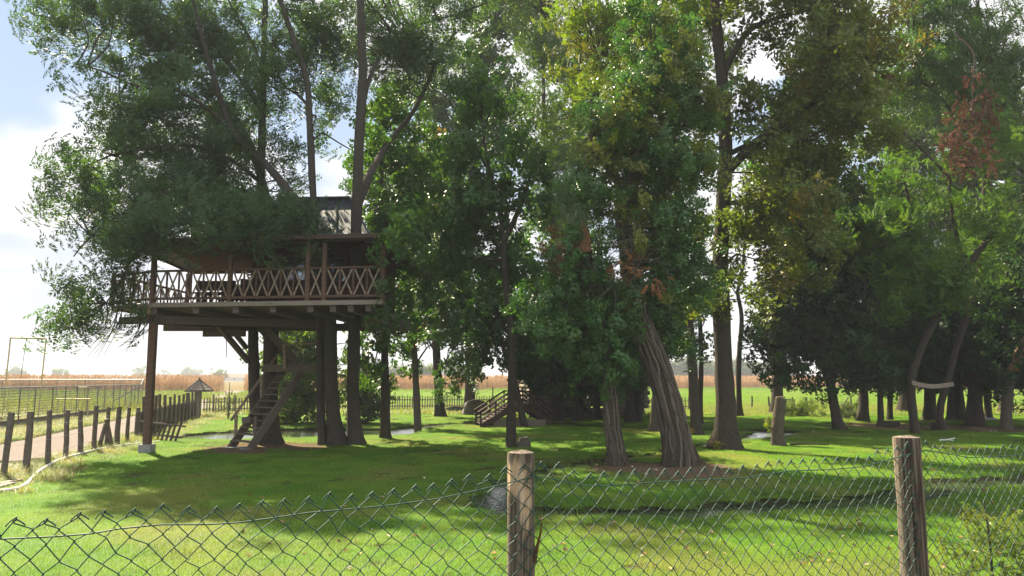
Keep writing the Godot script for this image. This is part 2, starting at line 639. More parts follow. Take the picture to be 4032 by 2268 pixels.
func make_lines() -> void:
	for p in [[4500, 1890, .5], [4032, 1905, .6], [3800, 1918, .62], [3690, 1935, .62], [3560, 1970, .6], [3300, 2000, .56], [3000, 2014, .54], [2700, 2032, .5], [2400, 2038, .48], [2150, 2036, .46], [2020, 2026, .46], [1925, 2008, .34], [1932, 1975, .36], [1968, 1930, .36], [2045, 1886, .33], [2200, 1850, .3], [2400, 1824, .28], [2560, 1797, .28], [2700, 1772, .3], [2860, 1745, .4], [3010, 1722, .8], [3080, 1706, .8], [2960, 1700, .7], [2700, 1697, .7], [2450, 1690, .8], [2200, 1676, .9], [2050, 1680, .9], [1930, 1679, 1.0], [1830, 1672, 1.0], [1700, 1684, .8], [1560, 1700, .9], [1440, 1708, 2.2], [1200, 1712, 2.6], [1000, 1718, 2.5], [880, 1724, 2.0], [810, 1732, 1.0]]:
		var g := on_ground(p[0], p[1], -.09)
		stream.append(Vector3(g.x, g.z, p[2]))
	for p in [[-500, 1900], [-200, 1838], [0, 1795], [200, 1745], [400, 1697], [530, 1664], [650, 1631], [760, 1603], [830, 1577], [880, 1558], [915, 1546], [930, 1538]]:
		var g := on_ground(p[0], p[1])
		road.append(Vector3(g.x, g.z, 1.45))

func dirt_share(x: float, z: float) -> float:
	# bare earth: under the stairs, round the ivy trees, along the paths between the right-hand trunks
	var k := 0.0
	for p in [[1000, 1762, 2.3, .9], [1150, 1758, 2.2, .7], [850, 1760, 1.8, .5], [2460, 1836, 1.6, .9], [2690, 1850, 1.9, 1.0], [2600, 1885, 1.3, .6], [3500, 1680, 3.0, .8], [3800, 1685, 3.0, .8], [4000, 1690, 3.0, .7], [3000, 1795, 1.4, .4], [2250, 1665, 3, .5], [600, 1900, .8, .5]]:
		var g := on_ground(p[0], p[1])
		var q := Vector2(x - g.x, (z - g.z) * .8).length() / float(p[2])
		k = maxf(k, float(p[3]) * smoothstep(1.15, .5, q + .45 * rough_noise.get_noise_2d(x * 7.0, z * 7.0)))
	return k

func spread_axis(lo: float, hi: float, step: float, far_lo: float, far_hi: float) -> PackedFloat32Array:
	var out := PackedFloat32Array()
	var x := lo
	while x <= hi:
		out.append(x)
		x += step
	var s := step
	x = out[-1]
	while x < far_hi:
		s *= 1.28
		x += s
		out.append(x)
	s = step
	var left := PackedFloat32Array()
	x = lo
	while x > far_lo:
		s *= 1.28
		x -= s
		left.append(x)
	left.reverse()
	left.append_array(out)
	return left

func make_ground() -> void:
	var xs := spread_axis(-19, 24, .22, -2600, 2600)
	var zs := spread_axis(-47, -6, .2, -2600, 60)
	var s := Shape.new()
	var w := xs.size()
	for z in zs:
		for x in xs:
			var h := ground_height(x, z)
			s.v.append(Vector3(x, h, z))
			var d := -z
			var n := rough_noise.get_noise_2d(x * .8, z * .8)
			var c := Color(.062, .085, .028).lerp(Color(.10, .10, .04), clampf(.5 + n, 0, 1))
			if d > 46.0:
				c = Color(.11, .20, .035).lerp(Color(.17, .21, .06), clampf(.5 + n * 1.2, 0, 1))
			if d > 105.0:
				c = Color(.24, .19, .09)
			if d < 47.0:
				c = c.lerp(Color(.20, .145, .095), dirt_share(x, z))
				if h < -.03 and d > 8.0:
					c = c.lerp(Color(.075, .058, .04), smoothstep(-.03, -.12, h))
			s.c.append(c)
			s.t.append(Vector2(x, z))
	for k in zs.size():
		for j in w:
			var a: Vector3 = s.v[k * w + maxi(j - 1, 0)]
			var b: Vector3 = s.v[k * w + mini(j + 1, w - 1)]
			var e: Vector3 = s.v[maxi(k - 1, 0) * w + j]
			var f: Vector3 = s.v[mini(k + 1, zs.size() - 1) * w + j]
			s.n.append((f - e).cross(b - a).normalized())
	for k in zs.size() - 1:
		for j in w - 1:
			var a := k * w + j
			s.i.append_array(PackedInt32Array([a, a + 1, a + w + 1, a, a + w + 1, a + w]))
	alone("ground", s.done(), M.soil, "flat ground of lawn, bare earth and meadow, cut by a small winding stream", "", "structure")

func make_road() -> void:
	var s := Shape.new()
	var line := []
	for p in road:
		line.append(Vector3(p.x, 0, p.y))
	line = smooth_path(line, 1.2)
	for k in line.size():
		var p: Vector3 = line[k]
		var dir: Vector3 = (line[mini(k + 1, line.size() - 1)] - line[maxi(k - 1, 0)]).normalized()
		var across := dir.cross(Vector3.UP)
		for j in 9:
			var t := j / 4.0 - 1.0
			var wob := .18 * rough_noise.get_noise_2d(p.x * 4.0 + t * 90.0, p.z * 4.0) if absf(t) == 1.0 else 0.0
			var q := p + across * (1.55 * t + wob)
			s.vert(Vector3(q.x, .022 - .03 * smoothstep(.6, .35, absf(absf(t) - .5)) * .4 + (0.0 if absf(t) < 1.0 else -.03), q.z), Vector3.UP, Color.WHITE, Vector2(t, k))
	for k in line.size() - 1:
		for j in 8:
			var a := k * 9 + j
			s.i.append_array(PackedInt32Array([a, a + 9, a + 1, a + 1, a + 9, a + 10]))
	alone("path", s.done(), M.gravel, "pale gravel track running past the pole fence to the corn field", "", "structure")

func make_water() -> void:
	var s := Shape.new()
	var a := Vector3(-13, -.09, -38)
	var b := Vector3(22, -.09, -38)
	var c := Vector3(22, -.09, -10)
	var d := Vector3(-13, -.09, -10)
	s.quad(a, b, c, d)
	var o := alone("water", s.done(), M.water, "still brown water of the garden pond and its winding stream", "", "structure")
	o.set_meta("kind", "structure")

# ---------- grass ----------
func grass_mesh(seed_n: int, side: float, count: int, h0: float, h1: float, w: float, lean := .5) -> ArrayMesh:
	rng.seed = seed_n
	var s := Shape.new()
	for k in count:
		var p := Vector3(rf(-side, side) / 2, -.01, rf(-side, side) / 2)
		var a := rf(0, TAU)
		var out := Vector3(cos(a), 0, sin(a))
		var across := Vector3(-sin(a), 0, cos(a)) * w * rf(.6, 1.2)
		var h := rf(h0, h1)
		var tip := p + Vector3(0, h, 0) + out * h * rf(.1, lean * 2.0)
		var c := shade(.75, 1.25, .16)
		if k % 17 == 0:
			c = Color(1.6, 1.15, 1.3)
		s.tri(p - across, tip, p + across, c)
		for j in 3:
			# a blade is rolled and glossy: it scatters light much as a small upright tuft does
			s.n[-1 - j] = (s.n[-1 - j] * signf(s.n[-1 - j].y + .001) + Vector3.UP * 1.3).normalized()
	return s.done()

func make_grass() -> void:
	var lawn := Node3D.new()
	lawn.name = "lawn_grass"
	add_child(lawn)
	tag(lawn, "short mown green grass covering the yard lawn", "grass", "", "stuff")
	for variant in 3:
		var near := grass_mesh(20 + variant, .52, 900, .022, .052, .0032)
		rng.seed = 300 + variant
		var where := []
		var tint := []
		var d := 7.3
		while d < 45.0:
			var step := .25 if d < 16.0 else .34
			var x := -.72 * d - 1.0
			while x < .72 * d + 1.0:
				var px := x + rf(-.15, .15)
				var pz := -d + rf(-.15, .15)
				x += step
				if rng.randf() > .34:
					continue
				if d > 26.0 and px < -17.0 or px < -10.6 - (d - 16.0) * .235:
					continue
				var dirt := dirt_share(px, pz)
				if dirt > .45 + rf(-.25, .3):
					continue
				var h := ground_height(px, pz)
				if h < -.05:
					continue
				var n := rough_noise.get_noise_2d(px * 2.2, pz * 2.2)
				var n2 := rough_noise.get_noise_2d(px * .7 + 50.0, pz * .7)
				var c := Color(.145, .30, .04).lerp(Color(.24, .355, .058), clampf(.42 + n * 1.3, 0, 1))
				c = c.lerp(Color(.34, .31, .12), clampf(n2 * 2.0 - .3, 0, .6))
				var k := rf(.88, 1.12)
				where.append(Transform3D(Basis(Vector3.UP, rf(0, TAU)).scaled(Vector3(1.1, rf(.8, 1.25) * (1.0 if d < 16 else 1.25), 1.1)), Vector3(px, h, pz)))
				tint.append(Color(c.r * k, c.g * k, c.b * k))
			d += step
		copies(lawn, "blades", near, M.grass, where, tint)
	# rough grass: path verges, the pond bank, the foot of posts
	var rough := Node3D.new()
	rough.name = "rough_grass"
	add_child(rough)
	tag(rough, "long straggling grass and weeds beside the gravel track and fences", "grass", "", "stuff")
	var tuft := grass_mesh(40, .4, 90, .10, .30, .006, .8)
	rng.seed = 77
	var where := []
	var tint := []
	for k in 5200:
		var d := rf(14, 60)
		var px := rf(-32, -8)
		var pz := -d
		var edge := -10.75 - (d - 16.5) * .235
		if px > edge + 1.3:
			continue
		var r := near_line(road, px, pz)
		if r.x < .12:
			continue
		if px > edge - .5 and px < edge + 1.2 and rng.randf() < .3:
			continue
		where.append(Transform3D(Basis(Vector3.UP, rf(0, TAU)).scaled(Vector3(1.2, rf(.35, 1.0), 1.2)), Vector3(px, 0, pz)))
		var g := rf(.8, 1.2)
		tint.append(Color(.19 * g, .23 * g, .06) if rng.randf() < .6 else Color(.33 * g, .28 * g, .13))
	for p in road:
		pass
	for k in stream.size() - 1:
		var a: Vector3 = stream[k]
		var b: Vector3 = stream[k + 1]
		var n := int(Vector2(a.x - b.x, a.y - b.y).length() * 7.0)
		for j in n:
			var t := rng.randf()
			var sd := -1.0 if rng.randf() < .5 else 1.0
			var dirv := Vector2(b.x - a.x, b.y - a.y).normalized().orthogonal() * sd * (lerpf(a.z, b.z, t) + rf(.05, .5))
			var px := lerpf(a.x, b.x, t) + dirv.x
			var pz := lerpf(a.y, b.y, t) + dirv.y
			where.append(Transform3D(Basis(Vector3.UP, rf(0, TAU)).scaled(Vector3(.9, rf(.25, .6), .9)), Vector3(px, ground_height(px, pz), pz)))
			var g := rf(.7, 1.15)
			tint.append(Color(.14 * g, .22 * g, .045))
	copies(rough, "tufts", tuft, M.grass, where, tint)
	# the meadow beyond the picket fence
	var meadow := Node3D.new()
	meadow.name = "meadow_grass"
	add_child(meadow)
	tag(meadow, "bright green meadow grass between the picket fence and the corn", "grass", "", "stuff")
	var patch := grass_mesh(50, 3.0, 700, .10, .26, .03, .5)
	where = []
	tint = []
	rng.seed = 78
	var dd := 47.0
	while dd < 150.0:
		var x := -.72 * dd - 4.0
		while x < .72 * dd + 6.0:
			var px := x + rf(-1, 1)
			var pz := -dd + rf(-1, 1)
			x += 2.6
			if near_line(road, px, pz).x < .6 or dd > corn_edge(px) - 1.0:
				continue
			var n := rough_noise.get_noise_2d(px * .9, pz * .9)
			var c := Color(.16, .31, .04).lerp(Color(.26, .30, .08), clampf(.4 + n * 1.3, 0, 1))
			if dd < 62.0:
				c = c.lerp(Color(.27, .25, .11), .55)
			if px < -16.0 - (dd - 47.0) * .1 and dd < 100.0:
				c = c.lerp(Color(.24, .23, .09), .7)
			var tall := 1.0 + 1.6 * smoothstep(18.0, 4.0, corn_edge(px) - dd) + (1.3 if px < -24.0 and dd < 95.0 else 0.0)
			where.append(Transform3D(Basis(Vector3.UP, rf(0, TAU)).scaled(Vector3(1.2, tall * rf(.7, 1.2), 1.2)), Vector3(px, 0, pz)))
			tint.append(c)
		dd += 2.6
	copies(meadow, "blades", patch, M.grass, where, tint)

func corn_edge(x: float) -> float:
	return 96.0 + clampf((x + 70.0) * .42, -12.0, 70.0)

func make_corn() -> void:
	var field := Node3D.new()
	field.name = "corn_field"
	add_child(field)
	tag(field, "wide field of ripe dry tan corn below the sky", "corn field", "", "stuff")
	for variant in 3:
		rng.seed = 600 + variant
		var s := Shape.new()
		var h := 2.2
		tube(s, [Vector3(0, 0, 0), Vector3(rf(-.05, .05), h * .5, 0), Vector3(rf(-.1, .1), h, rf(-.1, .1))], [.016, .013, .006], 4, 0, 0, Color(.9, .9, .75), false)
		for k in 9:
			var y := .35 + k * .2
			var a := (k % 2) * PI + rf(-.7, .7)
			var out := Vector3(cos(a), 0, sin(a))
			var across := Vector3(-sin(a), 0, cos(a)) * .035
			var l := rf(.35, .6)
			var p0 := Vector3(0, y, 0)
			var p1 := p0 + out * l * .5 + Vector3(0, rf(.1, .28), 0)
			var p2 := p0 + out * l * rf(.75, 1.0) - Vector3(0, rf(-.05, .4), 0)
			var c := shade(.7, 1.3, .12)
			s.quad(p0 - across * .6, p1 - across, p1 + across, p0 + across * .6, c)
			s.tri(p1 - across, p2, p1 + across, c)
		var e := rf(0, TAU)
		tube(s, [Vector3(.02, 1.0, 0), Vector3(cos(e) * .08, 1.13, sin(e) * .08), Vector3(cos(e) * .1, 1.25, sin(e) * .1)], [.02, .035, .008], 5, 0, 0, Color(1.2, 1.1, .9), false)
		for k in 5:
			var a := rf(0, TAU)
			s.tri(Vector3(-.008, h - .05, 0), Vector3(cos(a) * .12, h + rf(.1, .25), sin(a) * .12), Vector3(.008, h - .05, 0), Color(.9, .8, .7))
		var plant := s.done()
		var where := []
		var tint := []
		for k in 5200:
			var x := rf(-110, 130)
			var d := corn_edge(x) + (pow(rng.randf(), 1.6)) * 26.0
			if absf(x) > .74 * d + 8.0 or near_line(road, x, -d).x < .3:
				continue
			var edge := smoothstep(0, 3, d - corn_edge(x))
			where.append(Transform3D(Basis(Vector3.UP, rf(0, TAU)).scaled(Vector3.ONE * (rf(1.0, 1.22) * lerpf(.8, 1.0, edge))), Vector3(x, 0, -d)))
			var g := rf(.8, 1.2)
			tint.append(Color(.50 * g, .31 * g, .18 * g).lerp(Color(.56 * g, .42 * g, .25 * g), rng.randf()))
		copies(field, "plants", plant, M.leaf_dry, where, tint)

func make_litter() -> void:
	var litter := Node3D.new()
	litter.name = "fallen_leaves"
	add_child(litter)
	tag(litter, "scattered dry fallen leaves and twigs on lawn and bare earth", "leaves", "", "stuff")
	rng.seed = 91
	var s := Shape.new()
	leaf(s, Vector3(-.03, 0, 0), Vector3(1, .1, 0).normalized(), Vector3.UP, .07, .04, Color.WHITE)
	var m := s.done()
	var where := []
	var tint := []
	for k in 1500:
		var u := 4000.0 - 3100.0 * pow(rng.randf(), 1.4)
		var v := 1700.0 + 560.0 * pow(rng.randf(), 1.8)
		var g := on_ground(u, v)
		var h := ground_height(g.x, g.z)
		if h < -.1 or -g.z < 8 or dirt_share(g.x, g.z) < .3 and rng.randf() < .72:
			continue
		where.append(Transform3D(Basis(rdir(), rf(0, 1.0)) * Basis(Vector3.UP, rf(0, TAU)).scaled(Vector3.ONE * rf(.6, 1.3)), Vector3(g.x, h + .035, g.z)))
		tint.append([Color(.3, .17, .07), Color(.36, .26, .12), Color(.18, .11, .06), Color(.42, .38, .26)][k % 4])
	copies(litter, "leaves", m, M.leaf_dry, where, tint)

# ---------- sky ----------
func make_sky() -> Sky:
	var w := 1536
	var h := 768
	var im := Image.create(w, h, false, Image.FORMAT_RGBF)
	var big := FastNoiseLite.new()
	big.seed = 12
	big.frequency = 1.0
	big.fractal_octaves = 6
	big.fractal_gain = .52
	big.noise_type = FastNoiseLite.TYPE_SIMPLEX_SMOOTH
	var soft := FastNoiseLite.new()
	soft.seed = 5
	soft.frequency = .7
	soft.fractal_octaves = 3
	var sun := sun_dir()
	for y in h:
		var el := PI / 2 - PI * (y + .5) / h
		if el < -.02:
			im.fill_rect(Rect2i(0, y, w, h - y), Color(.36, .38, .34))
			break
		for x in w:
			var az := TAU * ((x + .5) / w - .5)
			var dir := Vector3(sin(az) * cos(el), sin(el), -cos(az) * cos(el))
			var k := 1.0 / (maxf(dir.y, 0.0) + .22)
			var px := dir.x * k
			var pz := dir.z * k
			var n := big.get_noise_3d(px * 1.15 + 3.3, pz * 1.15 + dir.y * 1.2, 0.7)
			var m := soft.get_noise_2d(px * .9, pz * 2.2)
			var low := smoothstep(.30, .04, el)
			var blue := Color(.40, .58, .88).lerp(Color(.60, .74, .94), smoothstep(.75, .15, el))
			var cover := smoothstep(-.16, .14, n + .1 * m + .05)
			var lit := 1.06 + .16 * n - .20 * smoothstep(.15, .5, n)
			var c := blue.lerp(Color(lit, lit * 1.0, lit * 1.015), cover)
			var haze := Color(.80, .82, .87).lerp(Color(.98, .98, 1.0), clampf(.5 + 1.3 * m, 0, 1))
			c = c.lerp(haze, low * .9)
			var near := maxf(0.0, dir.dot(sun))
			var glow := .22 * pow(near, 9.0) + .5 * pow(near, 60.0)
			im.set_pixel(x, y, Color(c.r * .75 + glow, c.g * .75 + glow * .98, c.b * .75 + glow * .92))
	var pm := PanoramaSkyMaterial.new()
	pm.panorama = ImageTexture.create_from_image(im)
	var sky := Sky.new()
	sky.sky_material = pm
	return sky

func sun_dir() -> Vector3:
	var el := deg_to_rad(43.0)
	var az := deg_to_rad(-38.0)
	return Vector3(sin(az) * cos(el), sin(el), -cos(az) * cos(el))

# ---------- tree house ----------
const DECK := 4.24

func rail_run(root: Node3D, a: Vector3, b: Vector3, cells: int) -> void:
	var up := Vector3.UP
	bar(root, "top_rail", a + up * .93, b + up * .93, .11, .055, M.rail)
	bar(root, "bottom_rail", a + up * .13, b + up * .13, .07, .07, M.rail)
	var dir := (b - a).normalized()
	var out := dir.cross(up) * .02
	for k in cells:
		var p := a.lerp(b, float(k) / cells) + dir * .03
		var q := a.lerp(b, float(k + 1) / cells) - dir * .03
		bar(root, "cross_brace", p + up * .17 + out, q + up * .9 + out, .045, .022, M.brace, dir.cross(up))
		bar(root, "cross_brace", p + up * .9 - out * .2, q + up * .17 - out * .2, .045, .022, M.brace, dir.cross(up))
		if k > 0:
			var m := a.lerp(b, float(k) / cells)
			bar(root, "baluster", m + up * .165, m + up * .902, .045, .045, M.rail, dir)

func slab(root: Node3D, called: String, pts: Array, thick: float, m: Material) -> void:
	# a flat sheet with thickness, from its upper outline (clockwise seen from above)
	var s := Shape.new()
	var q: Vector3 = (pts[2] - pts[0]).cross(pts[1] - pts[0]).normalized()
	var low := []
	for p in pts:
		low.append(p - q * thick)
	for k in range(1, pts.size() - 1):
		s.tri(pts[0], pts[k], pts[k + 1])
		s.tri(low[0], low[k + 1], low[k])
	for k in pts.size():
		var j := (k + 1) % pts.size()
		s.quad(pts[k], low[k], low[j], pts[j])
	part(root, called, s.done(), m)

func make_tree_house() -> void:
	var fl := at(605, 1195, 22.10); fl.y = DECK
	var fr := at(1508, 1180, 21.20); fr.y = DECK
	var ll := at(442, 1200, 23.00); ll.y = DECK
	var bl := Vector3(ll.x + .2, DECK, -27.8)
	var br := Vector3(-4.45, DECK, -27.2)
	var root := thing("tree_house", "brown wooden tree house with crossed railings, porch roof and steep stairs among tall trunks", "tree house", Vector3(fl.x, 0, fl.z))
	var up := Vector3.UP
	var along := (fr - fl).normalized()
	var inward := Vector3(along.z, 0, -along.x)
	if inward.z > 0: inward = -inward
	# deck boards
	var n := 34
	for k in n:
		var t := (k + .5) / n
		var z := lerpf(-21.35, -27.5, t)
		var xl: float = lerpf(ll.x, bl.x, clampf((-z - 23.0) / 4.8, 0, 1)) if z < ll.z else lerpf(fl.x, ll.x, clampf((-z - 22.1) / .9, 0, 1))
		if z > -22.1:
			xl = lerpf(fr.x - .2, fl.x, clampf((-z - 21.2) / .9, 0, 1))
		bar(root, "deck_board", Vector3(xl, DECK - .035, z), Vector3(lerpf(fr.x, br.x, t) + .05, DECK - .035, z), .172, .05, M.deck)
	# fascia boards along the deck edges
	bar(root, "fascia", fl - up * .055 - inward * .05, fr - up * .055 - inward * .05, .05, .13, M.deck)
	bar(root, "fascia", ll - up * .055, fl - up * .055, .05, .13, M.deck)
	bar(root, "fascia", bl - up * .055, ll - up * .055, .05, .13, M.deck)
	bar(root, "fascia", fr - up * .055, br - up * .055, .05, .13, M.deck)
	# joists, their ends showing under the front edge
	for u in [600, 775, 938, 1090, 1240, 1330, 1400, 1470]:
		var p := at(u, 1190, 22.00); p.y = DECK - .2
		var t: float = clampf((p.x - fl.x) / (fr.x - fl.x), 0, 1)
		p.z = lerpf(fl.z, fr.z, t) - .03
		bar(root, "joist", p, Vector3(p.x + .25, p.y, -27.4), .17, .2, M.beam)
	var ga := at(605, 1240, 22.30); ga.y = 3.8
	var gb := at(1268, 1235, 24.40); gb.y = 3.8
	bar(root, "girder", ga - along * .25, gb, .16, .24, M.beam)
	var gc := at(1000, 1275, 25.70); gc.y = 3.78
	bar(root, "girder", ga + Vector3(0, -.03, -.2), gc, .16, .22, M.beam)
	bar(root, "girder", Vector3(-11.6, 3.79, -25.8), Vector3(-3.3, 3.79, -25.7), .18, .24, M.beam)
	bar(root, "girder", at(1420, 1240, 24.40) * Vector3(1, 0, 1) + up * 3.8, at(1512, 1200, 22.40) * Vector3(1, 0, 1) + up * 3.8, .16, .24, M.beam)
	bar(root, "girder", Vector3(-10.2, 3.57, -25.6), Vector3(-8.8, 3.57, -25.5), .16, .2, M.beam)
	bar(root, "girder", Vector3(-11.7, 3.81, -23.1), Vector3(-10.1, 3.81, -22.4), .15, .22, M.beam)
	# posts
	var foot := on_ground(583, 1786)
	var post_top := Vector3(fl.x, 3.69, fl.z - .2)
	bar(root, "support_post", Vector3(fl.x, .24, foot.z), Vector3(fl.x, 3.69, foot.z), .2, .2, M.rail, Vector3.BACK)
	var s := Shape.new()
	box_into(s, Transform3D(Basis(), Vector3(fl.x, .08, foot.z)), Vector3(.34, .36, .34))
	part(root, "post_footing", s.done(), M.concrete)
	var eave := 6.0
	var us := [605, 908, 1213, 1278, 1508]
	var spots := []
	for u in us:
		var t: float = (at(u, 1060, 21.80).x - fl.x) / (fr.x - fl.x)
		# follow the front edge where this sight line meets it
		for it in 6:
			t = (at(u, 1060, lerpf(-fl.z, -fr.z, t)).x - fl.x) / (fr.x - fl.x)
		spots.append(fl.lerp(fr, t))
	for p in spots:
		bar(root, "porch_post", p, p + up * (eave - DECK - .13), .12, .12, M.rail, Vector3.BACK)
	for k in 4:
		rail_run(root, spots[k] + along * .06, spots[k + 1] - along * .06, [6, 6, 1, 4][k])
	bar(root, "porch_post", ll, ll + up * 1.02, .11, .11, M.rail, Vector3.BACK)
	var mid := ll.lerp(bl, .5)
	for p in [bl, mid, br]:
		bar(root, "porch_post", p, p + up * (eave - DECK - .13), .12, .12, M.rail, Vector3.BACK)
	rail_run(root, ll, fl, 4)
	rail_run(root, mid, ll, 5)
	rail_run(root, bl, mid, 5)
	var bm := bl.lerp(br, .45)
	bar(root, "porch_post", bm, bm + up * (eave - DECK - .13), .12, .12, M.rail, Vector3.BACK)
	rail_run(root, bm, bl, 9)
	rail_run(root, fr, fr.lerp(br, .35), 4)
	# header beams and roof
	var hy := eave - .07 - DECK
	bar(root, "header", spots[0] + up * hy - along * .15, spots[2] + up * hy, .12, .14, M.rail)
	bar(root, "header", spots[3] + up * (hy + .06) - along * .1, spots[4] + up * (hy + .06) + along * .1, .12, .14, M.rail)
	bar(root, "header", mid + up * hy, spots[0] + up * hy, .12, .14, M.rail)
	bar(root, "header", bl + up * hy, br + up * hy, .12, .14, M.rail)
	bar(root, "header", br + up * hy, fr + up * hy, .12, .14, M.rail)
	var o := .35
	var e1 := spots[0] as Vector3 + up * (eave - DECK + .05) - along * (o + .4) - inward * o
	var e2 := fr + up * (eave - DECK + .05) + along * o - inward * o
	var e3 := br + up * (eave - DECK + .05) + Vector3(o, 0, -o)
	var e4 := bl + up * (eave - DECK + .05) + Vector3(-.1, 0, -o)
	var r1 := Vector3(-7.6, 7.95, -25.0)
	var r2 := Vector3(-5.3, 7.95, -24.8)
	# a low porch roof all round, and the steep hip on top of it
	var eaves := [e1, e4, e3, e2]
	var hips := [Vector3(-9.3, 6.42, -23.4), Vector3(-9.1, 6.42, -26.6), Vector3(-4.9, 6.42, -26.3), Vector3(-4.35, 6.42, -23.05)]
	for k in 4:
		var j := (k + 1) % 4
		slab(root, "porch_roof", [eaves[k], eaves[j], hips[j], hips[k]], .05, M.roof)
	slab(root, "roof_sheet", [hips[3], hips[0], r1, r2], .05, M.roof)
	slab(root, "roof_sheet", [hips[0], hips[1], r1], .05, M.roof)
	slab(root, "roof_sheet", [hips[1], hips[2], r2, r1], .05, M.roof)
	slab(root, "roof_sheet", [hips[2], hips[3], r2], .05, M.roof)
	for k in 4:
		bar(root, "hip_cap", hips[k] + up * .02, (r1 if k < 2 else r2) + up * .02, .1, .04, M.roof)
	bar(root, "roof_ridge", r1 + up * .03, r2 + up * .03, .22, .06, M.roof)
	for t in [.2, .4, .6, .8]:
		bar(root, "roof_seam", hips[0].lerp(hips[3], t) + up * .02, r1.lerp(r2, t) + up * .02, .035, .03, M.roof)
	bar(root, "eave_board", e1 - up * .06, e2 - up * .06, .04, .12, M.furniture)
	bar(root, "eave_board", e4 - up * .06, e1 - up * .06, .04, .12, M.furniture)
	# plank ceiling of the porch
	for k in 16:
		var z := -22.3 - k * .33
		bar(root, "ceiling_board", Vector3(-10.3 - .04 * k, eave - .01, z), Vector3(-3.5, eave - .01, z), .3, .025, M.wall)
	# the cabin on the deck
	var ca := at(1005, 1100, 23.80); ca.y = DECK
	var cb := at(1412, 1100, 23.10); cb.y = DECK
	var cdir := (cb - ca).normalized()
	var face := Vector3(-cdir.z, 0, cdir.x)
	if face.z < 0: face = -face
	var hgt := eave - DECK - .03
	s = Shape.new()
	var bx := Basis(cdir, up, -face)
	box_into(s, Transform3D(Basis(cdir, up, cdir.cross(up)), (ca + cb) / 2 + up * hgt / 2 - face * 1.6), Vector3(ca.distance_to(cb), hgt, 3.1))
	part(root, "cabin_wall", s.done(), M.wall)
	for k in 11:
		var y := .08 + k * .155
		bar(root, "wall_board", ca + up * y - face * .03, cb + up * y - face * .03, .035, .148, M.wall)
		bar(root, "wall_board", ca + up * y - cdir * .02, ca + up * y - cdir * .02 - face * 3.1, .035, .148, M.wall)
	for wn in [[1122, 1208, 1013, 1108], [1290, 1364, 1020, 1112]]:
		var q := []
		for uv in [[wn[0], wn[2]], [wn[1], wn[2]], [wn[1], wn[3]], [wn[0], wn[3]]]:
			# where the sight line meets the cabin's front
			var p := at(uv[0], uv[1], 23.40)
			for it in 6:
				var t2 := (p - ca).dot(cdir)
				p = at(uv[0], uv[1], -(ca + cdir * t2).z)
			q.append(p + face * .03)
		q[1].y = q[0].y; q[2].y = q[3].y
		q[3].x = q[0].x; q[2].x = q[1].x; q[3].z = q[0].z; q[2].z = q[1].z
		var win := Node3D.new()
		win.name = "window"
		root.add_child(win, true)
		win.position = (q[0] + q[2]) / 2 - root.position
		s = Shape.new()
		var c: Vector3 = (q[0] + q[2]) / 2
		box_into(s, Transform3D(Basis(cdir, up, cdir.cross(up)), c), Vector3(q[0].distance_to(q[1]), q[0].y - q[3].y, .02))
		part(win, "pane", s.done(), M.glass)
		bar(win, "frame", q[0], q[1], .06, .06, M.rail)
		bar(win, "frame", q[3], q[2], .06, .06, M.rail)
		bar(win, "frame", q[0], q[3], .06, .06, M.rail, face)
		bar(win, "frame", q[1], q[2], .06, .06, M.rail, face)
	# door panel with a carved wooden face
	var da := ca + cdir * .12 + face * .04
	bar(root, "door_post", da, da + up * 1.65, .1, .08, M.rail, face)
	bar(root, "door_post", da + cdir * .72, da + cdir * .72 + up * 1.65, .1, .08, M.rail, face)
	for k in 5:
		bar(root, "door_board", da + cdir * (.1 + k * .13) + up * .03 + face * .01, da + cdir * (.1 + k * .13) + up * 1.6 + face * .01, .125, .03, M.wall, face)
	var mc := da + cdir * .4 + up * 1.28 + face * .08
	s = Shape.new()
	var ring := []
	for k in 12:
		var a := TAU * k / 12
		var ta := sin(a)
		ring.append(mc + cdir * cos(a) * (.11 if ta > 0 else .09) + up * ta * .18)
	for k in 12:
		s.tri(mc + face * .07, ring[(k + 1) % 12], ring[k])
	box_into(s, Transform3D(Basis(cdir, up, cdir.cross(up)), mc + face * .06 - up * .0), Vector3(.03, .1, .06))
	box_into(s, Transform3D(Basis(cdir, up, cdir.cross(up)), mc + face * .045 - up * .095), Vector3(.08, .018, .03), Color.WHITE)
	for sd in [-1, 1]:
		box_into(s, Transform3D(Basis(cdir, up, cdir.cross(up)), mc + face * .05 + cdir * .045 * sd + up * .05), Vector3(.05, .015, .03))
	part(root, "carved_mask", s.done(), M.picket)
	# louvres at the back of the porch
	for k in 7:
		var y := 1.02 + k * .1
		bar(root, "louvre_slat", Vector3(-9.4, DECK + y, -27.3), Vector3(-7.4, DECK + y + .02, -27.3), .02, .07, M.beam)
	# timber props from the big left trunk
	bar(root, "brace", at(978, 1424, 25.70), at(857, 1279, 24.20), .16, .16, M.beam)
	bar(root, "brace", at(972, 1372, 25.90), at(897, 1279, 25.40), .14, .14, M.beam)
	bar(root, "brace", at(1296, 1310, 24.10), at(1326, 1196, 23.20), .13, .1, M.beam)
	bar(root, "brace", at(1290, 1330, 24.80), at(1240, 1262, 25.40), .12, .12, M.beam)
	pole(root, "rope", [at(892, 1282, 24.40), at(891, 1340, 24.40), at(893, 1408, 24.40)], .012, .012, M.pole, 5)
	# stairs
	var st := Node3D.new()
	st.name = "stairs"
	root.add_child(st)
	var lf := on_ground(906, 1761)
	var rf2 := on_ground(980, 1768)
	var lt := at(1127, 1437, 25.90)
	var rt := at(1203, 1437, 25.30)
	lt.y = 2.5; rt.y = 2.5
	st.position = lf - root.position
	bar(st, "stringer", lf - up * .06, lt, .07, .26, M.stair)
	bar(st, "stringer", rf2 - up * .06, rt, .07, .26, M.stair)
